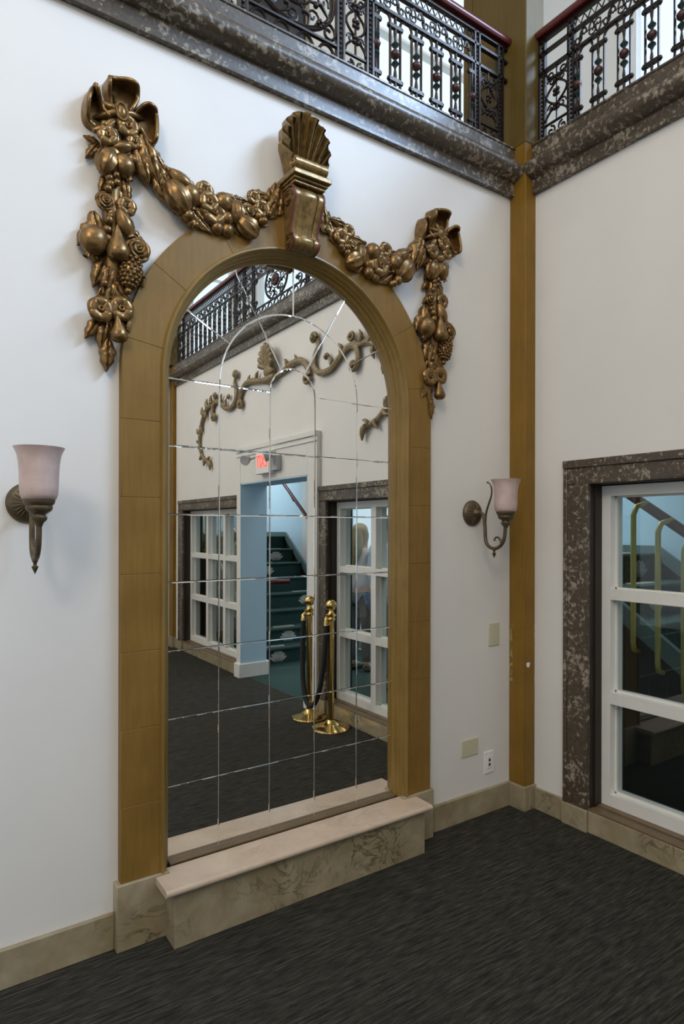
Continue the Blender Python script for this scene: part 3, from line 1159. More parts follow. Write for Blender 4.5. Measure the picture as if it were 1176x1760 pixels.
SWAG = [('leaf', -2.238, 3.069, 0.075, 292), ('leaf', -2.252, 3.10, 0.05, 285), ('leaf', -2.266, 3.039, 0.0594, 290), ('leaf', -2.215, 3.081, 0.0486, 315), ('leaf', -2.19, 3.019, 0.0486, 300), ('leaf', -2.171, 2.989, 0.0486, 305), ('leaf', -2.195, 2.971, 0.0432, 300), ('leaf', -2.153, 3.03, 0.0594, 325), ('bud', -2.121, 3.017, 0.0378, 330), ('leaf', -2.078, 3.031, 0.0324, 340), ('ribbed', -2.137, 2.943, 0.0513, 310), ('fruit', -2.081, 2.97, 0.0443, 285), ('leaf', -2.045, 2.986, 0.0378, 45), ('berry', -2.051, 2.95, 0.013, 0), ('leaf', -2.1, 2.896, 0.0378, 300), ('berry', -2.091, 2.883, 0.0216, 0), ('flower', -2.018, 3.01, 0.0313, 0), ('flower', -1.978, 2.931, 0.0459, 10), ('flower', -2.003, 2.964, 0.0378, 20), ('leaf', -2.037, 2.891, 0.0567, 320), ('ball', -1.935, 2.984, 0.0367, 0), ('leaf', -1.886, 3.023, 0.0324, 340), ('ball', -1.919, 2.924, 0.027, 0), ('ball', -1.961, 2.874, 0.0243, 0), ('ball', -1.915, 2.876, 0.0248, 0), ('ribbed', -1.878, 2.96, 0.0389, 270), ('ribbed', -1.828, 2.91, 0.0432, 330), ('leaf', -1.87, 2.896, 0.0324, 320), ('rose', -1.816, 2.986, 0.0302, 0), ('flower', -1.755, 3.012, 0.0346, 0), ('berry', -1.777, 2.972, 0.014, 0), ('berry', -1.761, 2.957, 0.014, 0), ('berry', -1.727, 2.994, 0.014, 0), ('berry', -1.749, 2.957, 0.014, 0), ('flower', -1.795, 3.047, 0.027, 0), ('leaf', -1.695, 3.057, 0.0513, 60), ('leaf', -1.663, 3.09, 0.0594, 85), ('leaf', -1.984, 2.999, 0.0324, 20), ('leaf', -1.856, 3.026, 0.0378, 10), ('leaf', -1.746, 3.082, 0.0432, 5), ('berry', -2.072, 2.862, 0.0151, 0), ('berry', -2.059, 2.856, 0.0151, 0), ('leaf', -1.733, 3.046, 0.0378, 30), ('ball', -1.789, 2.946, 0.0184, 0)]
BOW = [[(-2.445, 3.132), (-2.476, 3.151), (-2.479, 3.209), (-2.463, 3.262), (-2.446, 3.272), (-2.431, 3.248), (-2.408, 3.212), (-2.391, 3.182)],
       [(-2.376, 3.2), (-2.394, 3.257), (-2.405, 3.288), (-2.4, 3.326), (-2.353, 3.345), (-2.311, 3.338), (-2.283, 3.324), (-2.283, 3.284), (-2.314, 3.223)],
       [(-2.305, 3.214), (-2.298, 3.241), (-2.262, 3.274), (-2.218, 3.272), (-2.207, 3.238), (-2.215, 3.154), (-2.224, 3.132), (-2.258, 3.151), (-2.289, 3.183)]]


def lift(mb):
    """keep plaster clear of the wall and of the raised stone surround"""
    for v in mb.v:
        rr = sqrt((v.x - CX) ** 2 + (v.z - SPR) ** 2) if v.z > SPR else abs(v.x - CX)
        if rr < RO + 0.002:
            v.y = min(v.y, -0.0425 - 0.25 * max(0, -v.y))
        else:
            v.y = min(v.y, -0.001)


GROW = {'leaf': 1.22, 'flower': 1.25, 'rose': 1.2, 'pear': 1.25, 'fruit': 1.25, 'ribbed': 1.3, 'bud': 1.4, 'pinecone': 1.25, 'ball': 1.15, 'berry': 1.15}


def put(kind, x, z, r, a, parent, dw=0.0):
    mb = MB()
    EL[kind](mb, el_matrix(x, z, a, r * GROW[kind], W0[kind] + dw))
    lift(mb)
    return mb.build(EN[kind], M['gold'], parent, smooth=50)


def ribbon(outline, width, y0, thick=0.011, wave=0.014):
    """closed ribbon loop standing out of the wall"""
    # Catmull-Rom smoothing of the outline
    n = len(outline)
    P = [Vector(p) for p in outline]
    pts = []
    for i in range(n - 1):
        p0, p1, p2, p3 = P[max(i - 1, 0)], P[i], P[i + 1], P[min(i + 2, n - 1)]
        for k in range(5):
            t = k / 5
            pts.append(0.5 * ((2 * p1) + (p2 - p0) * t + (2 * p0 - 5 * p1 + 4 * p2 - p3) * t * t + (3 * p1 - p0 - 3 * p2 + p3) * t ** 3))
    pts.append(P[-1])
    rings = []
    L = len(pts)
    for i, p in enumerate(pts):
        t = (pts[min(i + 1, L - 1)] - pts[max(i - 1, 0)]).normalized()
        nn = Vector((-t.y, t.x))
        f = i / (L - 1)
        env = sin(pi * min(1, max(0, f))) ** 0.5 * 0.7 + 0.3
        yo = -(y0 + width * env) + wave * sin(f * 17)
        ring = []
        for s, off in ((0, -1), (1, -1), (1, 1), (0, 1)):
            yy = -0.002 if s == 0 else yo
            flare = 0.010 * s * env
            q = p + nn * (off * thick / 2 - flare * 0.8)
            ring.append((q.x, yy, q.y))
        rings.append(ring)
    return rings


def bow(parent, dx, dz):
    mb = MB()
    for ol in BOW:
        o2 = [(x + dx, z + dz) for x, z in ol]
        mb.sweep(ribbon(o2, 0.050, 0.016))
        rr_ = ribbon(o2, 0.050, 0.016)
        mb.tube([((r[1][0] + r[2][0]) / 2, r[1][1] + 0.002, (r[1][2] + r[2][2]) / 2) for r in rr_], 0.0085, 8)
        # fabric filling the back of the loop
        cxm = sum(p[0] for p in o2) / len(o2)
        czm = sum(p[1] for p in o2) / len(o2)
        mb.prism([(cxm + (p[0] - cxm) * 0.97, czm + (p[1] - czm) * 0.97) for p in o2], lambda a, b, d: (a, d, b), -0.012, -0.001)
        # two folds running into the knot
        kx, kz = -2.352 + dx, 3.205 + dz
        for s in (-0.35, 0.35):
            ax, az = cxm + (czm - kz) * s, czm - (cxm - kx) * s
            mb.tube([(kx, -0.050, kz), ((kx * 2 + ax) / 3, -0.052, (kz * 2 + az) / 3), ((kx + ax * 2) / 3, -0.034, (kz + az * 2) / 3), (ax, -0.012, az)], [0.013, 0.014, 0.011, 0.006], 8)
    kT = el_matrix(-2.352 + dx, 3.207 + dz, 100, 0.034, 0.035)
    mb.ball((0, 0, 0.5), 1.0, 0.62, 0.6, 14, kT)
    kring = [kT @ Vector((0.95 * cos(t), 0.6 * sin(t), 0.85)) for t in [2 * pi * i / 16 for i in range(16)]]
    mb.tube(kring, 0.006, 6, closed=True)
    # short ribbon tails
    for (ax, az) in ((-0.07, -0.10), (0.075, -0.085)):
        mb.tube([(-2.352 + dx, -0.03, 3.20 + dz), (-2.352 + dx + ax * 0.6, -0.04, 3.20 + dz + az * 0.5), (-2.352 + dx + ax, -0.03, 3.20 + dz + az)], [0.014, 0.02, 0.012], 8)
    return mb.build('ribbon_bow', M['gold'], parent, smooth=50)


DXR, DZR = 1.652, -0.022


def garland(label, right):
    g = thing('garland_ornament', label, 'garland', (-2.37 + (DXR if right else 0), 0, 2.9), 'gilded garlands flanking the keystone')
    dx, dz = (DXR, DZR) if right else (0, 0)
    core = MB()
    pts = [(-2.375, 3.14), (-2.375, 3.02), (-2.375, 2.9), (-2.375, 2.78), (-2.375, 2.66), (-2.372, 2.58), (-2.378, 2.5), (-2.39, 2.42), (-2.395, 2.33)]
    rad = [0.040, 0.044, 0.034, 0.036, 0.050, 0.036, 0.016, 0.026, 0.010]
    core.tube([(x + dx, -0.012, z + dz) for x, z in pts], rad, 10)
    sw = [(-2.27, 3.12), (-2.22, 3.04), (-2.15, 2.97), (-2.07, 2.935), (-1.99, 2.93), (-1.91, 2.935), (-1.83, 2.96), (-1.75, 3.01), (-1.68, 3.07), (-1.645, 3.12)]
    rs = [0.020, 0.030, 0.036, 0.048, 0.054, 0.054, 0.050, 0.042, 0.032, 0.018]
    mx = (lambda x: 2 * CXS - x) if right else (lambda x: x)
    core.tube([(mx(x), -0.008, z - (0.012 if right else 0)) for x, z in sw], rs, 10)
    lift(core)
    core.build('garland_core', M['gold'], g, smooth=60)
    bow(g, dx, dz)
    rnd = random.Random(5 if right else 3)
    for k, x, z, r, a in DROP:
        put(k, x + dx, z + dz, r * 1.04, a, g, rnd.uniform(-0.003, 0.006))
    for k, x, z, r, a in SWAG:
        if right:
            x, a, z = mx(x), 180 - a, z - 0.012 + rnd.uniform(-0.006, 0.006)
        put(k, x, z, r * 1.04, a, g, 0.008 + rnd.uniform(-0.004, 0.008))
    # foliage tucked between the fruit
    def fill(path, radii, n, mir):
        for q in range(n):
            f = (q + rnd.random() * 0.6) / n * (len(path) - 1)
            i0 = min(len(path) - 2, int(f))
            t = f - i0
            x = path[i0][0] * (1 - t) + path[i0 + 1][0] * t
            z = path[i0][1] * (1 - t) + path[i0 + 1][1] * t
            tx, tz = path[i0 + 1][0] - path[i0][0], path[i0 + 1][1] - path[i0][1]
            an = math.degrees(atan2(tz, tx))
            sd = 1 if q % 2 else -1
            rr = radii[i0] * rnd.uniform(0.5, 1.05)
            ln = sqrt(tx * tx + tz * tz)
            px, pz = x - tz / ln * rr * sd, z + tx / ln * rr * sd
            put('leaf' if q % 5 else 'berry', px, pz, rnd.uniform(0.026, 0.040) if q % 5 else 0.013, an + sd * rnd.uniform(5, 55), g, rnd.uniform(-0.008, 0.004))
    fill([(x + dx, z + dz) for x, z in pts[:-1]], rad, 26, False)
    fill([(mx(x), z) for x, z in sw], rs, 30, right)
    return g


CXS = -1.547
garland('gilded fruit and flower garland with ribbon bow, left of the keystone bracket', False)
garland('gilded fruit and flower garland with ribbon bow, right of the keystone bracket', True)

# ---- keystone bracket with a shell on top
ks = thing('keystone_bracket', 'gilded scroll bracket topped by a fluted shell at the crown of the arch', 'bracket', (-1.56, 0, 2.85))
KX = -1.566
prof = [(0.0, 3.125), (-0.098, 3.125)] + [(-0.098 - 0.042 * sin(radians(t)), 3.077 + 0.048 * cos(radians(t))) for t in range(15, 121, 15)]
prof += [(-0.118, 3.010), (-0.102, 2.970), (-0.092, 2.935), (-0.088, 2.905)]
prof += [(-0.070 - 0.044 * cos(radians(t)), 2.872 + 0.040 * sin(radians(t))) for t in range(40, -181, -20)]
prof += [(0.0, 2.858)]


prof = [(y, 3.125 - (3.125 - z) * 0.90) for y, z in prof]


def tap(z):
    return 0.84 + 0.18 * (z - 2.84) / 0.29


def ksweep(mb, x0, x1, grow):
    rings = []
    for x in (x0, x1):
        rings.append([(KX + x * tap(z), (y - grow if y < -0.01 else y), z) for y, z in prof])
    mb.sweep(rings)


b = MB()
rings = []
for i in range(11):
    x = -0.050 + 0.100 * i / 10
    gr = 0.013 * sqrt(max(0, 1 - (x / 0.050) ** 2))
    rings.append([(KX + x * tap(z), (y - gr if y < -0.01 else y), z) for y, z in prof])
b.sweep(rings)
lift(b)
b.build('bracket_face', M['gold_smooth'], ks, smooth=40)
b = MB()
for x0, x1 in ((-0.074, -0.046), (0.046, 0.074)):
    ksweep(b, x0, x1, 0.010)
lift(b)
b.build('bracket_cheek', M['gold_smooth'], ks, smooth=30, bevel=0.004, segs=3)
b = MB()
for sx in (-1, 1):
    for x in (0.0745,):
        rim = [(KX + sx * x * tap(z), y - 0.0085 if y < -0.01 else y, z) for y, z in prof[1:-1]]
        b.tube(rim, 0.0062, 6)
lift(b)
b.build('bracket_rim', M['mahogany'], ks, smooth=60)
b = MB()
for sx in (-1, 1):
    for (cy, cz, rr, turns) in ((-0.085, 3.080, 0.037, 2.2), (-0.070, 2.897, 0.034, 2.2)):
        sp = []
        for i in range(40):
            t = i / 39
            a = turns * 2 * pi * t
            r = rr * (1 - 0.85 * t)
            sp.append((KX + sx * 0.0755 * tap(cz), cy - r * cos(a), cz + r * sin(a)))
        b.tube(sp, 0.0036, 6)
lift(b)
b.build('volute', M['gold'], ks, smooth=60)
b = MB()
for (hw, dp, z0, z1) in ((0.080, 0.150, 3.125, 3.138), (0.087, 0.162, 3.138, 3.150), (0.096, 0.178, 3.150, 3.172), (0.089, 0.166, 3.172, 3.182)):
    b.box(KX - hw, KX + hw, -dp, 0, z0, z1)
b.build('abacus', M['gold_smooth'], ks, bevel=0.004, segs=3)
# roll below the shell with spiral ends
b = MB()
b.tube([(KX - 0.080, -0.140, 3.212), (KX - 0.04, -0.144, 3.214), (KX + 0.04, -0.144, 3.214), (KX + 0.080, -0.140, 3.212)], [0.032, 0.026, 0.026, 0.032], 16)
for sx in (-1, 1):
    sp = []
    for i in range(30):
        t = i / 29
        a = 4 * pi * t
        r = 0.026 * (1 - 0.85 * t)
        sp.append((KX + sx * 0.082, -0.140 - r * cos(a), 3.212 + r * sin(a)))
    b.tube(sp, 0.004, 6)
b.build('shell_roll', M['gold_smooth'], ks, smooth=50)
# the shell: nine concave flutes, ridges between, rounded tips curling forward
b = MB()
NF = 10
EX, EZ, ECZ = 0.108, 0.148, 3.302


def edge_pt(q):
    """q = 0..NF: boundary line between flutes; returns foot and tip"""
    u = 2 * q / NF - 1
    ph = u * radians(118)
    return Vector((KX + 0.060 * u, 3.196)), Vector((KX + EX * sin(ph) * 0.97, ECZ + EZ * 0.93 * cos(ph)))


for k in range(NF):
    f0, t0 = edge_pt(k)
    f1, t1 = edge_pt(k + 1)
    nt_, ns_ = 14, 8
    vs, fs = [], []
    ax = ((t0 + t1) - (f0 + f1)) / 2
    axn = ax.normalized()
    wtip = (t1 - t0).length
    for i in range(nt_ + 1):
        t = i / nt_
        L_, R_ = f0.lerp(t0, t), f1.lerp(t1, t)
        for j in range(ns_ + 1):
            s_ = -1 + 2 * j / ns_
            p = L_.lerp(R_, (s_ + 1) / 2) + axn * (wtip * 0.75 * sqrt(max(0, 1 - s_ * s_)) * t ** 3)
            out = 0.072 + 0.052 * t ** 1.5 + (0.048 * abs(s_) ** 2.4 - 0.022) * (0.45 + 0.55 * t)
            if i == nt_:
                out += 0.010
            vs.append((p.x, -out, p.y))
    m = ns_ + 1
    for i in range(nt_):
        for j in range(ns_):
            fs.append((i * m + j, i * m + j + 1, (i + 1) * m + j + 1, (i + 1) * m + j))
    o = len(vs)
    vs += [(x, min(-0.004, y + 0.034), z) for x, y, z in vs]
    fs += [tuple(reversed([q + o for q in f])) for f in fs]
    ring = [j for j in range(m)] + [i * m + m - 1 for i in range(1, nt_ + 1)] + [nt_ * m + j for j in range(m - 2, -1, -1)] + [i * m for i in range(nt_ - 1, 0, -1)]
    for q in range(len(ring)):
        a_, b2 = ring[q], ring[(q + 1) % len(ring)]
        fs.append((a_, b2, o + b2, o + a_))
    b.add(vs, fs)
b.build('shell', M['gold_smooth'], ks, smooth=50)


# ================================================================== WALL SCONCES
def sconce(x, label):
    z0 = 1.713
    s = thing('wall_sconce', label, 'sconce', (x, 0, z0), 'bronze wall sconces')
    T = Matrix.Translation((x, 0, z0)) @ Matrix.Rotation(pi / 2, 4, 'X')     # local z -> -y
    p = MB()
    p.lathe([(0.0, 0.0), (0.072, 0.0), (0.073, 0.006), (0.068, 0.014), (0.058, 0.022), (0.05, 0.026), (0.024, 0.040), (0.020, 0.046), (0.014, 0.050), (0.012, 0.062), (0.0, 0.064)], 36, T)
    for k in range(22):
        a = 2 * pi * k / 22
        p.tube([T @ Vector((cos(a) * r, sin(a) * r, h)) for r, h in ((0.054, 0.024), (0.04, 0.033), (0.026, 0.040))], [0.0028, 0.0034, 0.002], 6)
    p.build('wall_plate', M['bronze'], s, smooth=50)
    D = lambda zx: (zx - 300) * 0.00054
    Zz = lambda zy: (580 - zy) * 0.000416

    def path(pts):
        P = [Vector((x, -D(a), z0 + Zz(b_))) for a, b_ in pts]
        out = []
        for i in range(len(P) - 1):
            q0, q1, q2, q3 = P[max(i - 1, 0)], P[i], P[i + 1], P[min(i + 2, len(P) - 1)]
            for k in range(4):
                t = k / 4
                out.append(0.5 * ((2 * q1) + (q2 - q0) * t + (2 * q0 - 5 * q1 + 4 * q2 - q3) * t * t + (3 * q1 - q0 - 3 * q2 + q3) * t ** 3))
        return out + [P[-1]]
    a = MB()
    a.tube(path([(385, 578), (430, 582), (466, 625), (484, 760), (492, 930), (530, 1015), (605, 1050), (680, 1018), (728, 945), (745, 860), (750, 780)]), 0.0095, 10)
    q = path([(490, 700), (500, 580), (535, 460), (568, 360), (572, 270), (550, 205), (518, 180)])
    a.tube(q, [0.0065 - 0.0035 * i / len(q) for i in range(len(q))], 8)
    a.ball(q[-1], 0.006, n=8)
    q = path([(706, 1000), (694, 945), (660, 903), (625, 905), (612, 935)])
    a.tube(q, [0.0075 - 0.004 * i / len(q) for i in range(len(q))], 8)
    a.ball(q[-1], 0.0065, n=8)
    a.build('curved_arm', M['bronze'], s, smooth=60)
    fz = z0 + Zz(1050)
    f = MB()
    f.lathe([(0.0, -0.052), (0.003, -0.045), (0.010, -0.030), (0.011, -0.025), (0.005, -0.020), (0.006, -0.014), (0.010, -0.006), (0.011, 0.004), (0.0, 0.006)], 14,
            Matrix.Translation((x, -D(607), fz)))
    f.build('finial', M['bronze'], s, smooth=50)
    cy = -D(755)
    c = MB()
    zc = z0 + Zz(785)
    c.lathe([(0.0, 0.0), (0.010, 0.0), (0.014, 0.012), (0.024, 0.022), (0.025, 0.030), (0.020, 0.036), (0.020, 0.040), (0.038, 0.052), (0.042, 0.062), (0.040, 0.068),
             (0.046, 0.074), (0.049, 0.082), (0.049, 0.088), (0.0, 0.088)], 24, Matrix.Translation((x, cy, zc)))
    c.build('shade_cup', M['bronze'], s, smooth=40)
    g = MB()
    zs = zc + 0.086
    outer = [(0.040, 0.0), (0.052, 0.004), (0.0575, 0.018), (0.0595, 0.045), (0.0605, 0.085), (0.0625, 0.120), (0.067, 0.148), (0.0745, 0.166), (0.0785, 0.173)]
    inner = [(r - 0.004, z + 0.001) for r, z in reversed(outer[1:])]
    g.lathe(outer + inner + [(0.0, 0.006)], 36, Matrix.Translation((x, cy, zs)))
    g.build('glass_shade', M['shade'], s, smooth=60)
    return s


sconce(-2.664, 'bronze wall sconce with pink frosted shade, left of the arched mirror')
sconce(-0.404, 'bronze wall sconce with pink frosted shade, between the mirror and corner pilaster')


# ================================================================== WALL PLATES
def plate(name, label, cat, cx, cz, w, h, mat, screws, group=None):
    t = thing(name, label, cat, (cx, 0, cz), group)
    MB().box(cx - w / 2, cx + w / 2, -0.007, 0, cz - h / 2, cz + h / 2).build('cover_plate', mat, t, bevel=0.003, segs=3)
    for dx, dz in screws:
        b = MB()
        b.lathe([(0.0042, 0.0), (0.0042, 0.0082), (0.003, 0.0092), (0.0, 0.0092)], 12, Matrix.Translation((cx + dx, 0, cz + dz)) @ Matrix.Rotation(pi / 2, 4, 'X'))
        b.build('screw', M['screw'] if mat is M['almond'] else M['white_plastic'], t, smooth=40)
    return t


plate('blank_plate', 'almond blank wall plate mounted upright below the right sconce', 'wall plate', -0.224, 1.017, 0.086, 0.132, M['almond'], [(0, 0.045), (0, -0.045)])
plate('blank_plate', 'almond blank wall plate mounted sideways above the baseboard', 'wall plate', -0.419, 0.398, 0.128, 0.094, M['almond'], [(-0.042, 0), (0.042, 0)])
ot = plate('data_outlet', 'white outlet plate with two dark red sockets near the floor', 'outlet', -0.264, 0.285, 0.078, 0.126, M['white_plastic'], [(0, 0.05), (0, -0.05)])
MB().box(-0.264 - 0.022, -0.264 + 0.022, -0.0095, -0.006, 0.285 - 0.036, 0.285 + 0.036).build('socket_insert', M['white_plastic'], ot, bevel=0.002)
for dz in (-0.013, 0.013):
    MB().box(-0.264 - 0.007, -0.264 + 0.007, -0.0105, -0.006, 0.285 + dz - 0.008, 0.285 + dz + 0.008).build('socket', M['socket_red'], ot, smooth=0)

# ================================================================== BALUSTRADES
def spiral(c, r0, turns, a0, sgn=1, n=16):
    out = []
    for i in range(n + 1):
        t = i / n
        a = a0 + sgn * turns * 2 * pi * t
        r = r0 * (1 - 0.8 * t)
        out.append((c[0] + r * cos(a), c[1] + r * sin(a)))
    return out


class Rail:
    """builds one balustrade; s runs along it, z up, d is the depth out into the room"""
    Z0, ZB, ZL, ZU, ZT = 3.864, 3.885, 4.285, 4.395, 4.47

    def __init__(self, root, fn):
        self.root, self.fn = root, fn

    def T(self, pts, d=0.0):
        return [self.fn(s, d, z) for s, z in pts]

    def put(self, mb, name, mat, smooth=60):
        return mb.build(name, M[mat], self.root, smooth=smooth)

    def bars(self, s0, s1):
        f = self.fn
        m = MB()
        for z, h in ((self.ZL, 0.008), (self.ZU, 0.007), (self.ZT, 0.008)):
            m.sweep([[f(s, d, z + q) for d, q in ((-0.012, -h), (0.012, -h), (0.012, h), (-0.012, h))] for s in (s0, s1)])
        self.put(m, 'cross_rail', 'iron', 0)
        m = MB()
        prof = [(-0.034, 4.484), (0.034, 4.484), (0.041, 4.494), (0.042, 4.508), (0.034, 4.524), (0.018, 4.533), (-0.018, 4.533), (-0.034, 4.524), (-0.042, 4.508), (-0.041, 4.494)]
        m.sweep([[f(s, d, z) for d, z in prof] for s in (s0, s1)])
        self.put(m, 'handrail', 'burgundy', 50)

    def frieze(self, s0, s1, pitch=0.085):
        n = max(1, round((s1 - s0) / pitch))
        p = (s1 - s0) / n
        m = MB()
        zc, hh = (self.ZL + self.ZU) / 2, (self.ZU - self.ZL) / 2 - 0.008
        for i in range(n):
            c = s0 + p * (i + 0.5)
            q = [(c - p * 0.45 + p * 0.9 * t, zc + hh * 0.85 * sin(2 * pi * t) * (1 if i % 2 else -1)) for t in [k / 10 for k in range(11)]]
            m.tube(self.T(q), 0.0055, 5)
            m.tube(self.T(spiral((c - p * 0.22, zc + hh * 0.25), hh * 0.55, 1.1, 0, 1, 9)), 0.0045, 5)
            m.tube(self.T(spiral((c + p * 0.22, zc - hh * 0.25), hh * 0.55, 1.1, pi, 1, 9)), 0.0045, 5)
            m.ball(self.fn(c, 0.0, zc), 0.011, n=6)
        # small scrolls between the upper two rails
        zc2 = (self.ZU + self.ZT) / 2
        for i in range(n):
            c = s0 + p * (i + 0.5)
            m.tube(self.T([(c - p / 2, zc2 - 0.022), (c - p / 4, zc2 + 0.02), (c, zc2 - 0.022), (c + p / 4, zc2 + 0.02), (c + p / 2, zc2 - 0.022)]), 0.0045, 5)
        self.put(m, 'frieze_scrollwork', 'iron')

    def lyre(self, c, w=0.080):
        """long rounded loop"""
        hw = w / 2
        pts = []
        zb, zt = self.ZB - 0.010 + hw, self.ZL - 0.004 - hw
        for i in range(9):
            a = pi + pi * i / 8
            pts.append((c + hw * cos(a), zb + hw * sin(a)))
        for i in range(9):
            a = pi * i / 8
            pts.append((c + hw * cos(a), zt + hw * sin(a)))
        m = MB()
        m.tube(self.T(pts), 0.0072, 6, closed=True)
        self.put(m, 'baluster_loop', 'iron')

    def spindle(self, c, gap):
        g = gap / 2 + 0.008
        m = MB()
        zm = (self.ZB + self.ZL) / 2
        m.tube(self.T([(c, self.Z0), (c, self.ZB + 0.05), (c, self.ZB + 0.09), (c, zm - 0.065), (c, zm + 0.065), (c, self.ZL - 0.09), (c, self.ZL - 0.05), (c, self.ZL)]),
               [0.008, 0.0085, 0.0105, 0.004, 0.004, 0.0105, 0.0085, 0.008], 6)
        for z in (self.ZB + 0.062, self.ZL - 0.062):
            m.sweep([[self.fn(s, d, z + q) for d, q in ((-0.010, -0.010), (0.010, -0.010), (0.010, 0.010), (-0.010, 0.010))] for s in (c - g, c + g)])
            for s in (c - g, c + g):
                m.ball(self.fn(s, 0.0, z), 0.0125, n=6)
        o = self.put(m, 'spindle', 'iron')
        k = MB()
        R3 = Matrix.Translation(self.fn(c, 0, zm))
        k.lathe([(0.0, -0.026), (0.010, -0.024), (0.023, -0.010), (0.026, 0.0), (0.023, 0.010), (0.010, 0.024), (0.0, 0.026)], 8, R3)
        kk = k.build('knob', M['knob_red'], o, smooth=60)
        for sg in (-1, 1):
            q = MB()
            q.lathe([(0.006, 0.026 * sg), (0.010, 0.036 * sg), (0.018, 0.044 * sg), (0.021, 0.050 * sg), (0.011, 0.060 * sg), (0.004, 0.080 * sg)], 8, R3)
            q.build('leaf_cup', M['cup_green'], o, smooth=60)

    def beaded_post(self, c, w=0.036):
        m = MB()
        for s in (c - w / 2, c + w / 2):
            m.sweep([[self.fn(s + a, d, z) for a, d in ((-0.0055, -0.012), (0.0055, -0.012), (0.0055, 0.012), (-0.0055, 0.012))] for z in (self.Z0, self.ZT)])
        n = 24
        for i in range(n):
            z = self.Z0 + 0.012 + (self.ZT - self.Z0 - 0.02) * i / n
            m.ball(self.fn(c, 0.0, z), 0.0105, n=6)
        self.put(m, 'beaded_post', 'iron')

    def narrow_panel(self, s0, s1):
        w = s1 - s0
        m = MB()
        c = (s0 + s1) / 2
        zl, zh = self.Z0 + 0.10, self.ZL
        m.tube(self.T([(s0, zl), (s1, zl)]), 0.008, 6)
        m.tube(self.T([(c, zl), (c, zh)]), 0.006, 6)
        H = zh - zl
        for sg in (-1, 1):
            q = [(c + sg * w * 0.44 * cos(pi * 2.0 * t), zl + 0.02 + (H - 0.04) * t) for t in [i / 20 for i in range(21)]]
            m.tube(self.T(q, 0.004 * sg), 0.0068, 6)
            for zz, a0 in ((zl + H * 0.26, 0), (zl + H * 0.74, 0)):
                m.tube(self.T(spiral((c + sg * w * 0.22, zz), w * 0.18, 1.3, a0 if sg > 0 else pi - a0, sg, 12)), 0.0055, 5)
            m.tube(self.T(spiral((c + sg * w * 0.24, zl - 0.048), w * 0.20, 1.2, pi / 2, sg, 12)), 0.0062, 5)
            m.tube(self.T(spiral((c + sg * w * 0.24, zh - 0.05), w * 0.17, 1.2, -pi / 2, sg, 12)), 0.0055, 5)
        for zz in (zl + H * 0.25, zl + H * 0.5, zl + H * 0.75):
            for k in range(4):
                a = pi / 4 + k * pi / 2
                m.ball(self.fn(c + 0.016 * cos(a), 0.004, zz + 0.016 * sin(a)), 0.012, n=6)
        self.put(m, 'scroll_panel', 'iron')

    def wide_panel(self, s0, s1):
        w = s1 - s0
        c = (s0 + s1) / 2
        zl = self.Z0 + 0.10
        zc = (zl + self.ZL) / 2 + 0.02
        m = MB()
        m.tube(self.T([(s0, zl), (s1, zl)]), 0.011, 6)
        n = max(3, round(w / 0.125))
        for i in range(n):
            cc = s0 + w * (i + 0.5) / n
            h = w / n * 0.42
            m.tube(self.T([(cc + h * cos(a), self.Z0 + 0.012 + 0.075 * sin(a)) for a in [pi * k / 10 for k in range(11)]]), 0.008, 6)
            m.tube(self.T(spiral((cc + h * 0.6, self.Z0 + 0.035), h * 0.4, 1.1, 0, 1, 9)), 0.0055, 5)
        R = min(w * 0.46, 0.235)
        for rr, th in ((R, 0.009), (R * 0.93, 0.006), (R * 0.42, 0.007)):
            m.tube(self.T([(c + rr * cos(2 * pi * i / 36), zc + rr * 0.80 * sin(2 * pi * i / 36)) for i in range(36)]), th, 6, closed=True)
        for k in range(8):
            a = 2 * pi * k / 8 + pi / 8
            p0 = (c + R * 0.42 * cos(a), zc + R * 0.36 * sin(a))
            p1 = (c + R * 0.92 * cos(a), zc + R * 0.74 * sin(a))
            mid = ((p0[0] + p1[0]) / 2 - 0.03 * sin(a), (p0[1] + p1[1]) / 2 + 0.03 * cos(a))
            m.tube(self.T([p0, mid, p1]), [0.006, 0.011, 0.006], 6)
            m.tube(self.T(spiral((mid[0] - 0.02 * sin(a), mid[1] + 0.02 * cos(a)), 0.038, 1.2, a, 1, 11)), 0.006, 5)
            m.ball(self.fn(p1[0] * 0.3 + p0[0] * 0.7, 0.006, p1[1] * 0.3 + p0[1] * 0.7), 0.015, n=6)
        for sx in (-1, 1):
            for sz in (-1, 1):
                q = (c + sx * w * 0.40, zc + sz * 0.135)
                m.tube(self.T(spiral(q, 0.052, 1.4, 0 if sx < 0 else pi, sx * sz, 14)), 0.0075, 6)
                for k in range(4):
                    a = k * pi / 2
                    m.ball(self.fn(q[0] + 0.013 * cos(a) - sx * 0.05, 0.004, q[1] + 0.013 * sin(a) - sz * 0.02), 0.011, n=6)
        self.put(m, 'scroll_panel', 'iron')
        k = MB()
        for i in range(10):
            a = 2 * pi * i / 10
            k.ball(self.fn(c + 0.045 * cos(a), 0.008, zc + 0.040 * sin(a)), 0.026, n=8)
        k.ball(self.fn(c, 0.016, zc), 0.030, n=10)
        self.put(k, 'rosette', 'knob_red')

    def lyres(self, s0, s1, pitch=0.152):
        n = max(1, round((s1 - s0) / pitch))
        p = (s1 - s0) / n
        w = p * 0.54
        for i in range(n):
            self.lyre(s0 + p * (i + 0.5), w)
        for i in range(n + 1):
            c = s0 + p * i
            if i == 0:
                c += 0.018
            if i == n:
                c -= 0.018
            self.spindle(c, (p - w) if 0 < i < n else (p - w) * 0.55)


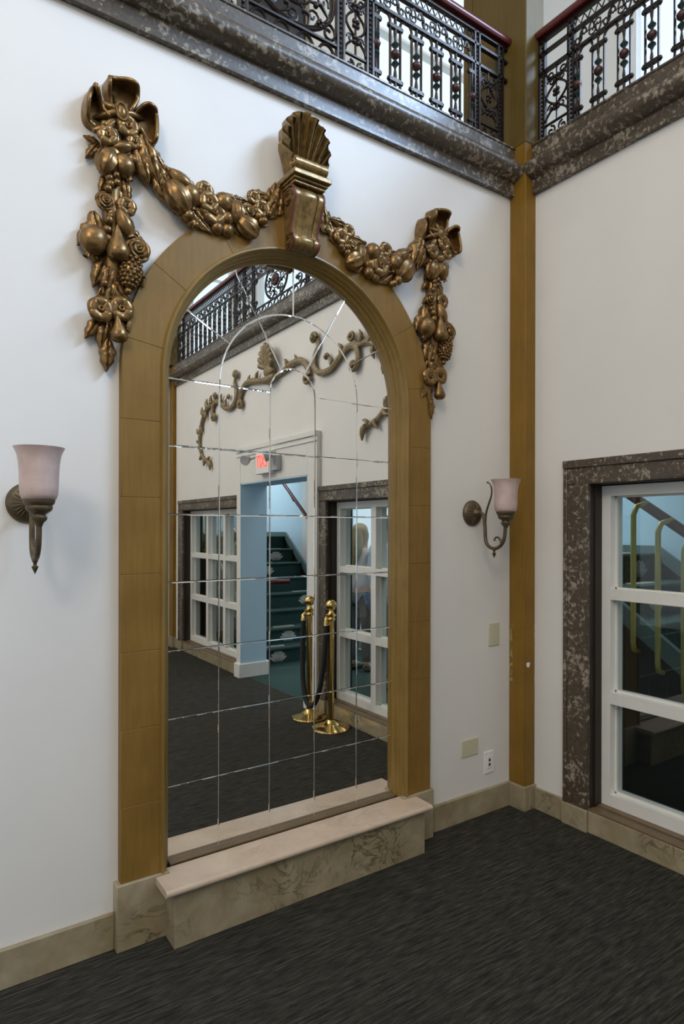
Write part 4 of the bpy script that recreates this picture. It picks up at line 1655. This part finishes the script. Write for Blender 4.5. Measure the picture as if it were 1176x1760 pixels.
def bal_group(R, segs):
    """segs: (kind, s0, s1)"""
    for kind, a, b_ in segs:
        a, b_ = min(a, b_), max(a, b_)
        if kind == 'n':
            R.narrow_panel(a, b_)
        elif kind == 'w':
            R.wide_panel(a, b_)
        elif kind == 'l':
            R.lyres(a, b_)
        elif kind == 'p':
            R.beaded_post((a + b_) / 2)


# above the mirror wall (centred on the arch)
rt = thing('balustrade', 'wrought iron balustrade with burgundy handrail above the mirror wall', 'balustrade', (-1.5, 0.03, ZC1))
RA = Rail(rt, lambda s, d, z: (s, 0.03 - d, z))
SA = [('p', -0.148, -0.148), ('n', -0.166, -0.326), ('p', -0.344, -0.344), ('l', -0.362, -1.086), ('p', -1.108, -1.108), ('n', -1.127, -1.262), ('p', -1.287, -1.287),
      ('w', -1.306, -1.788)]
half = list(SA)
bal_group(RA, half)
bal_group(RA, [(k, 2 * CX - a, 2 * CX - b_) for k, a, b_ in half if k != 'w' and a > -1.3 and a < -1.1] + [('l', 2 * CX + 1.086, 2 * CX + 0.70), ('p', 2 * CX + 0.68, 2 * CX + 0.68)])
RA.bars(2 * CX + 0.66, -0.092)
RA.frieze(2 * CX + 0.66, -0.36)

# above the window wall
rt = thing('balustrade', 'wrought iron balustrade with burgundy handrail above the window wall', 'balustrade', (0.03, -3.05, ZC1))
RB = Rail(rt, lambda s, d, z: (0.03 - d, s, z))
CB = YD / 2
SB = [('p', -0.137, -0.137), ('n', -0.156, -0.316), ('p', -0.334, -0.334), ('l', -0.352, -1.98), ('p', -2.0, -2.0), ('n', -2.02, -2.20), ('p', -2.22, -2.22), ('n', -2.24, -2.42), ('p', -2.44, -2.44)]
bal_group(RB, SB)
bal_group(RB, [(k, 2 * CB - a, 2 * CB - b_) for k, a, b_ in SB])
bal_group(RB, [('w', -2.46, -3.64)])
RB.bars(YD + 0.118, -0.118)
RB.frieze(YD + 0.35, -0.35)

# above the far end wall (only its corner shows in the mirror)
rt = thing('balustrade', 'wrought iron balustrade at the far corner seen only in the mirror', 'balustrade', (-0.5, YD - 0.03, ZC1))
RD = Rail(rt, lambda s, d, z: (s, YD - 0.03 + d, z))
bal_group(RD, [('p', -0.148, -0.148), ('n', -0.166, -0.326), ('p', -0.344, -0.344), ('l', -0.362, -0.97), ('p', -0.99, -0.99)])
RD.bars(-1.02, -0.092)
RD.frieze(-1.02, -0.36)

# ================================================================== OPPOSITE HALF OF THE ROOM (seen in the mirror)
# gilded scrollwork over the doorway
YS = -3.04
so = thing('scroll_ornament', 'dull gold rococo scroll relief with a shell over the doorway', 'wall ornament', (0, YS, 3.1))


def cr(pts, n=6):
    P = [Vector(p) for p in pts]
    out = []
    for i in range(len(P) - 1):
        q0, q1, q2, q3 = P[max(i - 1, 0)], P[i], P[i + 1], P[min(i + 2, len(P) - 1)]
        for k in range(n):
            t = k / n
            out.append(0.5 * ((2 * q1) + (q2 - q0) * t + (2 * q0 - 5 * q1 + 4 * q2 - q3) * t * t + (3 * q1 - q0 - 3 * q2 + q3) * t ** 3))
    return out + [P[-1]]


def stem(mb, pts, r0, r1, sg):
    q = cr(pts)
    L = len(q)
    rr = [r0 + (r1 - r0) * i / (L - 1) for i in range(L)]
    rr = [r * (0.45 + 0.55 * min(1, 4 * i / (L - 1))) for i, r in enumerate(rr)]
    for off, k in ((0.0, 1.0), (0.4, 0.5), (-0.4, 0.5)):
        pts3 = []
        for i, p in enumerate(q):
            t = (q[min(i + 1, L - 1)] - q[max(i - 1, 0)]).normalized()
            pp = p + Vector((-t.y, t.x)) * (off * rr[i] * 1.6)
            pts3.append((-(0.012 + rr[i] * (0.7 if off == 0 else 0.9)), YS + sg * pp.x, pp.y))
        mb.tube(pts3, [r * k for r in rr], 8)


def curl(mb, c, r, sg, a0=0, dirn=1, th=0.016):
    q = spiral(c, r, 1.3, a0, dirn, 16)
    mb.tube([(-(0.02 + th), YS + sg * u, z) for u, z in q], [th * (1.0 - 0.25 * i / len(q)) for i in range(len(q))], 8)
    mb.ball((-(0.03 + th), YS + sg * c[0], c[1]), th * 1.5, n=8)


def oleaf(mb, u, z, ang, ln, sg):
    a = radians(ang)
    pts = [(u + ln * t * cos(a + 0.8 * t), z + ln * t * sin(a + 0.8 * t)) for t in (0, 0.33, 0.66, 1.0)]
    mb.tube([(-0.035, YS + sg * p, q) for p, q in pts], [ln * 0.22, ln * 0.26, ln * 0.18, ln * 0.06], 7)


for sg in (-1, 1):
    m = MB()
    stem(m, [(0.10, 3.12), (0.28, 3.16), (0.45, 3.19), (0.60, 3.18), (0.70, 3.10), (0.74, 3.02)], 0.029, 0.026, sg)
    curl(m, (0.70, 3.00), 0.055, sg, 0, -1, 0.020)
    stem(m, [(0.86, 3.32), (0.88, 3.26), (0.83, 3.18), (0.82, 3.08), (0.92, 3.00), (1.08, 3.00), (1.22, 3.07), (1.36, 3.13), (1.46, 3.10), (1.49, 3.02), (1.47, 2.95)], 0.026, 0.024, sg)
    curl(m, (0.82, 3.33), 0.050, sg, 0, 1, 0.020)
    curl(m, (1.43, 2.96), 0.05, sg, 0, -1, 0.020)
    curl(m, (1.02, 3.12), 0.030, sg, 0, 1, 0.013)
    stem(m, [(1.38, 3.20), (1.47, 3.12), (1.60, 3.11), (1.74, 3.04), (1.84, 2.92), (1.90, 2.78), (1.90, 2.66), (1.84, 2.55), (1.72, 2.47), (1.58, 2.44)], 0.026, 0.018, sg)
    curl(m, (1.40, 3.21), 0.042, sg, pi, 1, 0.016)
    m.build('scroll_branch', M['scroll_gold'], so, smooth=60)
    for (u, z, a, ln) in ((1.10, 3.03, 60, 0.09), (1.25, 3.10, 70, 0.10), (1.52, 3.13, 50, 0.10), (1.64, 3.10, 40, 0.11), (1.76, 3.03, 20, 0.11), (1.70, 3.05, 230, 0.10), (1.86, 2.90, 200, 0.10),
                          (1.90, 2.82, 0, 0.09), (1.91, 2.72, 330, 0.08), (1.88, 2.62, 200, 0.09), (1.82, 2.53, 290, 0.09), (1.72, 2.48, 250, 0.09), (1.62, 2.45, 100, 0.08), (1.60, 2.44, 200, 0.12),
                          (0.32, 3.2, 80, 0.08), (0.5, 3.2, 70, 0.07)):
        m = MB()
        oleaf(m, u, z, a, ln, sg)
        m.build('leaf', M['scroll_gold'], so, smooth=60)
m = MB()
for k in range(9):
    u = (k - 4) / 4
    th = u * 1.15
    ln = 0.24 * (1 - 0.35 * abs(u) ** 1.5)
    m.tube([(-(0.05 + 0.05 * t), YS + (0.03 + ln * t) * sin(th) * 0.85, 3.21 + (0.03 + ln * t) * cos(th)) for t in (0, 0.3, 0.6, 0.9, 1.0)], [0.012, 0.020, 0.028, 0.030, 0.016], 8)
m.ball((-0.05, YS, 3.2), 0.05, 0.10, 0.06, 12)
m.build('shell', M['scroll_gold'], so, smooth=60)
m = MB()
m.tube([(-0.06, YS - 0.13, 3.13), (-0.07, YS, 3.11), (-0.06, YS + 0.13, 3.13)], [0.03, 0.045, 0.03], 10)
m.build('shell_base', M['scroll_gold'], so, smooth=60)

# exit sign with two emergency lamp heads
YE = -3.06
ex = thing('exit_sign', 'lit red exit sign with two emergency lamp heads above the doorway', 'exit sign', (-0.047, YE, 2.29))
MB().box(-0.122, -0.047, YE - 0.145, YE + 0.145, 2.175, 2.40).build('sign_box', M['white_plastic'], ex, bevel=0.006)
fc = bpy.data.curves.new('letters', 'FONT')
fc.body = 'EXIT'
fc.size = 0.175
fc.align_x = 'CENTER'
fc.align_y = 'CENTER'
fc.extrude = 0.003
fo = bpy.data.objects.new('letters_source', fc)
COL.objects.link(fo)
dg = bpy.context.evaluated_depsgraph_get()
me = bpy.data.meshes.new_from_object(fo.evaluated_get(dg))
bpy.data.objects.remove(fo)
me.materials.clear()
me.materials.append(M['exit_red'])
lt = bpy.data.objects.new('sign_letters', me)
COL.objects.link(lt)
lt.parent = ex
lt.matrix_local = Matrix.Translation((-0.079, 0.0, 0.005)) @ Matrix.Rotation(-pi / 2, 4, 'Z') @ Matrix.Rotation(pi / 2, 4, 'X') @ Matrix.Diagonal((0.66, 1.0, 1, 1))
lt['label'] = 'red lit EXIT letters'
MB().box(-0.097, -0.047, YE + 0.145, YE + 0.27, 2.195, 2.34).build('battery_box', M['grey_plastic'], ex, bevel=0.006)
for yy, aim in ((YE - 0.25, -0.5), (YE + 0.22, 0.5)):
    b = MB()
    T = Matrix.Translation((-0.17, yy, 2.335)) @ Matrix.Rotation(aim, 4, 'Z') @ Matrix.Rotation(-pi / 2 - 0.35, 4, 'Y')
    b.lathe([(0.0, -0.045), (0.030, -0.040), (0.048, 0.0), (0.055, 0.035), (0.050, 0.042), (0.0, 0.036)], 16, T)
    b.tube([(-0.10, yy * 0.5 + YE * 0.5 + (0.05 if yy > YE else -0.05), 2.36), (-0.15, yy, 2.33)], 0.012, 8)
    b.build('lamp_head', M['grey_plastic'], ex, smooth=40)


# brass rope posts standing by the window
def stanchion(x, y, label):
    t = thing('stanchion', label, 'rope post', (x, y, 0), 'brass rope posts by the window')
    T = Matrix.Translation((x, y, 0))
    MB().lathe([(0.0, 0.0), (0.150, 0.0), (0.153, 0.006), (0.150, 0.014), (0.130, 0.024), (0.08, 0.040), (0.045, 0.058), (0.032, 0.075), (0.0, 0.075)], 40, T).build('base', M['brass'], t, smooth=40)
    MB().lathe([(0.0, 0.07), (0.025, 0.07), (0.025, 0.885), (0.0, 0.885)], 24, T).build('pole', M['brass'], t, smooth=40)
    MB().lathe([(0.0, 0.88), (0.034, 0.88), (0.036, 0.892), (0.030, 0.90), (0.030, 0.912), (0.044, 0.918), (0.046, 0.926), (0.030, 0.935), (0.018, 0.950), (0.016, 0.966), (0.0, 0.966)], 24, T).build('collar', M['brass'], t, smooth=40)
    MB().ball((x, y, 1.005), 0.045, n=24).build('ball_finial', M['brass'], t, smooth=60)
    return t


s1 = (-0.190, -1.70)
s2 = (-0.175, -2.06)
stanchion(*s1, 'polished brass rope post in front of the window, nearer the mirror')
stanchion(*s2, 'polished brass rope post in front of the window, nearer the doorway')
rp = thing('velvet_rope', 'black velvet rope hanging slack between the two brass posts', 'rope', (-0.24, -1.88, 0.9))
pts = []
x0 = -0.235
for i in range(25):
    t = i / 24
    yy = s1[1] - 0.03 + (s2[1] + 0.03 - s1[1] + 0.03) * t
    yy = s1[1] + (s2[1] - s1[1]) * (0.5 - 0.5 * cos(pi * t))
    zz = 0.86 - 0.70 * (1 - abs(2 * t - 1) ** 2.2)
    pts.append((x0 - 0.045 * sin(pi * t), yy, zz))
MB().tube(pts, 0.021, 12).build('rope_sleeve', M['velvet'], rp, smooth=60)
for (sx, sy) in (s1, s2):
    b = MB()
    b.tube([(sx - 0.03, sy, 0.915), (sx - 0.05, sy, 0.905), (x0 - 0.004, sy, 0.89), (x0, sy, 0.845)], [0.008, 0.009, 0.014, 0.023], 12)
    b.build('snap_hook', M['brass'], rp, smooth=60)


# ================================================================== STAIR HALL behind the window wall
def staircase(y_foot, sgn, label, run, xn, xf, landing_to, rise=0.19, n=8, hr=1.03):
    """climbs towards sgn*y from y_foot; carpet, stringers, railing on the near side"""
    st = thing('staircase', label, 'staircase', (xn, y_foot, 0), 'green carpeted stair flights')
    for k in range(n):
        m = MB()
        ya = y_foot + sgn * run * k
        yb = y_foot + sgn * run * (k + 1) if k < n - 1 else landing_to
        z = rise * (k + 1)
        m.box(xn + 0.04, xf - 0.03, ya, yb, max(0, z - rise - 0.05), z - 0.03)
        # rounded nosing
        m.tube([(xn + 0.04, ya - sgn * 0.005, z - 0.018), (xf - 0.03, ya - sgn * 0.005, z - 0.018)], 0.020, 10)
        m.box(xn + 0.04, xf - 0.03, ya, yb, z - 0.03, z)
        o = m.build('tread', M['green_carpet'], st, smooth=30)
        # shell motifs woven into the carpet
        if k in (0, 1, 3, 5, 6):
            q = MB()
            cx = xn + 0.25 + (0.28 * k) % 0.9
            for j in range(7):
                a = (j - 3) * 0.36
                q.prism([(cx + 0.015 * (j - 3), z - rise + 0.02), (cx + 0.11 * sin(a) - 0.024, z - rise + 0.02 + 0.14 * cos(a) * 0.9),
                         (cx + 0.115 * sin(a), z - rise + 0.032 + 0.14 * cos(a) * 0.9), (cx + 0.11 * sin(a) + 0.024, z - rise + 0.02 + 0.14 * cos(a) * 0.9)],
                        lambda a_, b_, d: (a_, d, b_), ya - sgn * 0.004, ya + sgn * 0.002)
            for j in range(5):
                ccx = cx + (j - 2) * 0.055
                q.prism([(ccx + 0.040 * cos(t), ya + sgn * (0.12 + 0.045 * sin(t))) for t in [2 * pi * i / 10 for i in range(10)]], lambda a_, b_, d: (a_, b_, d), z - 0.001, z + 0.003)
            q.build('shell_motif', M['shell_carpet'], o, smooth=0)
    # stringers with a dark panel below
    for x in (xn, xf - 0.03):
        w_ = 0.04 if x == xn else 0.03
        yt = y_foot + sgn * run * (n - 1)
        up = [(y_foot - sgn * 0.06, 0.20), (yt - sgn * 0.02, rise * n + 0.06), (landing_to, rise * n + 0.06)]
        lo = [(landing_to, rise * n - 0.03), (yt + sgn * 0.01, rise * n - 0.03)]
        s = MB()
        s.prism([(y_foot - sgn * 0.06, 0)] + up + lo + [(y_foot, 0.10), (y_foot, 0.0)], lambda a, b_, d: (d, a, b_), x, x + w_)
        s.build('stringer', M['stringer'], st, smooth=0)
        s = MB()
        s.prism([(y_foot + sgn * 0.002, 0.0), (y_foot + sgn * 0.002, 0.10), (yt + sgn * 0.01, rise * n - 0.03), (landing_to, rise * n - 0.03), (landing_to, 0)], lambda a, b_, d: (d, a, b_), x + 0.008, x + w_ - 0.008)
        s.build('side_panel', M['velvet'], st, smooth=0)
    sl = rise / run
    yh = y_foot - sgn * 0.05
    zt = lambda y: hr + sl * sgn * (y - y_foot)
    ytop = y_foot + sgn * run * (n - 1)
    h = MB()
    prof = [(0.032 * cos(t), 0.026 * sin(t)) for t in [2 * pi * i / 10 for i in range(10)]]
    xs_ = xn + 0.02
    h.tube([(xs_ + 0.30, yh - sgn * 0.10, 1.0), (xs_ + 0.02, yh - sgn * 0.08, 1.0), (xs_, yh, zt(yh)), (xs_, ytop, zt(ytop)), (xs_, ytop + sgn * 0.15, zt(ytop) + 0.04)], 0.030, 12)
    h.build('handrail', M['burgundy'], st, smooth=60)
    k = 0
    y = y_foot + sgn * 0.134
    step = 0.152
    while (ytop - y) * sgn > -0.3:
        b = MB()
        zb = max(0.02, sl * sgn * (y - y_foot) + 0.12)
        zt_ = zt(y) - 0.02
        xo = xn - 0.055
        b.tube([(xn + 0.0, y, zb - 0.06), (xo + 0.012, y, zb - 0.045), (xo, y, zb), (xo, y, zt_ - 0.06), (xo + 0.015, y - sgn * 0.012, zt_ - 0.01), (xn + 0.02, y - sgn * 0.05, zt_ + 0.012)], 0.0165, 10)
        b.build('baluster', M['post_brass'], st, smooth=60)
        y += sgn * step
    # wall rail on brackets along the far side
    w = MB()
    w.tube([(xf - 0.06, y_foot - sgn * 0.1, 0.95), (xf - 0.06, ytop, zt(ytop) - 0.02)], 0.026, 12)
    w.build('wall_rail', M['burgundy'], st, smooth=60)
    for f_ in (0.15, 0.5, 0.85):
        y = y_foot + (ytop - y_foot) * f_
        b = MB()
        z = zt(y) - 0.03
        b.tube([(xf + 0.03, y, z - 0.07), (xf - 0.02, y, z - 0.09), (xf - 0.06, y, z - 0.02)], 0.009, 8)
        b.build('rail_bracket', M['iron'], st, smooth=60)
    return st


staircase(-4.13, -1, 'green carpeted staircase climbing away beyond the doorway, seen in the mirror', 0.25, 0.40, 1.74, -8.25)
staircase(-1.56, 1, 'green carpeted staircase with brass balusters behind the nearer window', 0.30, 0.66, 1.96, 2.55, 0.205, 7, 0.975)


# ---- two visitors standing in the stair hall
def person(loc, yaw, label, top, legs, hair_mat, hair_long, height=1.70):
    k = height / 1.70
    root = thing('person', label, 'person', loc)
    root.rotation_euler = (0, 0, yaw)

    def skinned(name, verts, edges, radii, mat, parent, root_i=0):
        me_ = bpy.data.meshes.new(name)
        me_.from_pydata([tuple(Vector(v) * k) for v in verts], edges, [])
        me_.materials.append(mat)
        ob = bpy.data.objects.new(name, me_)
        COL.objects.link(ob)
        ob.parent = parent
        md = ob.modifiers.new('skin', 'SKIN')
        md.use_smooth_shade = True
        for i, sv in enumerate(me_.skin_vertices[0].data):
            r = radii[i]
            sv.radius = (r[0] * k, r[1] * k) if isinstance(r, tuple) else (r * k, r * k)
            sv.use_root = (i == root_i)
        sb = ob.modifiers.new('sub', 'SUBSURF')
        sb.levels = 2
        sb.render_levels = 2
        return ob
    V, E, Rr = [], [], []

    def add(p, r, frm=None):
        V.append(p)
        Rr.append(r)
        if frm is not None:
            E.append((frm, len(V) - 1))
        return len(V) - 1
    pel = add((0, 0, 0.93), (0.135, 0.095))
    wst = add((0, 0, 1.07), (0.115, 0.085), pel)
    ch = add((0, -0.01, 1.26), (0.135, 0.10), wst)
    up = add((0, 0, 1.38), (0.105, 0.075), ch)
    nk = add((0, -0.005, 1.45), 0.052, up)
    hd = add((0, -0.02, 1.53), (0.068, 0.080), nk)
    add((0, -0.012, 1.60), (0.074, 0.090), hd)
    cr_ = len(V) - 1
    add((0, -0.005, 1.665), (0.050, 0.060), cr_)
    # nose and chin
    add((0, -0.108, 1.565), 0.012, hd)
    for sx in (-1, 1):
        add((sx * 0.082, 0.0, 1.565), 0.014, hd)            # ear
        sh = add((sx * 0.165, 0.0, 1.37), 0.052, up)
        el = add((sx * 0.215, 0.03, 1.11), 0.038, sh)
        wr = add((sx * 0.20, -0.10, 0.90), 0.026, el)
        pm = add((sx * 0.195, -0.135, 0.835), (0.020, 0.036), wr)
        for fi in range(4):
            f0 = add((sx * (0.205 - 0.006 * fi), -0.115 - 0.018 * fi, 0.775), 0.0095, pm)
            add((sx * (0.198 - 0.006 * fi), -0.125 - 0.020 * fi, 0.725 + 0.006 * abs(fi - 1.5)), 0.008, f0)
        t0 = add((sx * 0.175, -0.175, 0.82), 0.0105, pm)
        add((sx * 0.165, -0.190, 0.775), 0.009, t0)
        hip = add((sx * 0.092, 0, 0.86), 0.088, pel)
        kn = add((sx * 0.098, -0.01, 0.48), 0.055, hip)
        an = add((sx * 0.10, 0.02, 0.085), 0.036, kn)
        add((sx * 0.11, -0.13, 0.035), (0.036, 0.028), an)
    skinned('body', V, E, Rr, M['skin'], root)
    # shirt
    V2, E2, R2 = [], [], []

    def add2(p, r, frm=None):
        V2.append(p)
        R2.append(r)
        if frm is not None:
            E2.append((frm, len(V2) - 1))
        return len(V2) - 1
    a = add2((0, 0, 0.90), (0.162, 0.122))
    b_ = add2((0, 0, 1.07), (0.138, 0.108), a)
    c_ = add2((0, -0.01, 1.26), (0.158, 0.122), b_)
    d_ = add2((0, 0, 1.385), (0.120, 0.090), c_)
    add2((0, 0, 1.43), (0.066, 0.064), d_)
    for sx in (-1, 1):
        s_ = add2((sx * 0.168, 0, 1.375), 0.068, d_)
        e_ = add2((sx * 0.217, 0.03, 1.12), 0.052, s_)
        add2((sx * 0.206, -0.06, 0.97), 0.042, e_)
    skinned('shirt', V2, E2, R2, M[top], root)
    V3, E3, R3 = [], [], []

    def add3(p, r, frm=None):
        V3.append(p)
        R3.append(r)
        if frm is not None:
            E3.append((frm, len(V3) - 1))
        return len(V3) - 1
    a = add3((0, 0, 0.93), (0.150, 0.110))
    for sx in (-1, 1):
        h_ = add3((sx * 0.092, 0, 0.85), 0.102, a)
        k_ = add3((sx * 0.098, -0.01, 0.48), 0.074, h_)
        add3((sx * 0.10, 0.015, 0.10), 0.060, k_)
    skinned('trousers', V3, E3, R3, M[legs], root)
    h = MB()
    h.ball((0, 0.012, 1.612 * k), 0.098 * k, 0.112 * k, 0.105 * k, 16)
    if hair_long:
        h.tube([(0, 0.06 * k, 1.64 * k), (0, 0.085 * k, 1.52 * k), (0, 0.10 * k, 1.38 * k), (0, 0.115 * k, 1.24 * k)], [0.075 * k, 0.090 * k, 0.085 * k, 0.03 * k], 14)
    for v in h.v:       # leave the face free
        if v.y < -0.045 * k and v.z < 1.64 * k:
            v.y = -0.045 * k
    ho = h.build('hair', M[hair_mat], None, smooth=60)
    ho.parent = root
    for sx in (-1, 1):
        f_ = MB()
        f_.ball((sx * 0.105 * k, -0.06 * k, 0.035 * k), 0.046 * k, 0.125 * k, 0.040 * k, 14)
        for v in f_.v:
            v.z = max(0.0, v.z)
        fo_ = f_.build('shoe', M['shoe'], None, smooth=60)
        fo_.parent = root
    return root


person((1.25, -3.27, 0.0), radians(75), 'blonde person in a white shirt facing the bright entrance behind the window', 'white_shirt', 'dark_trousers', 'blonde', True, 1.68)
person((0.98, -2.50, 0.0), radians(100), 'dark haired person in a light blue shirt behind the window', 'blue_shirt', 'denim', 'brown_hair', False, 1.76)
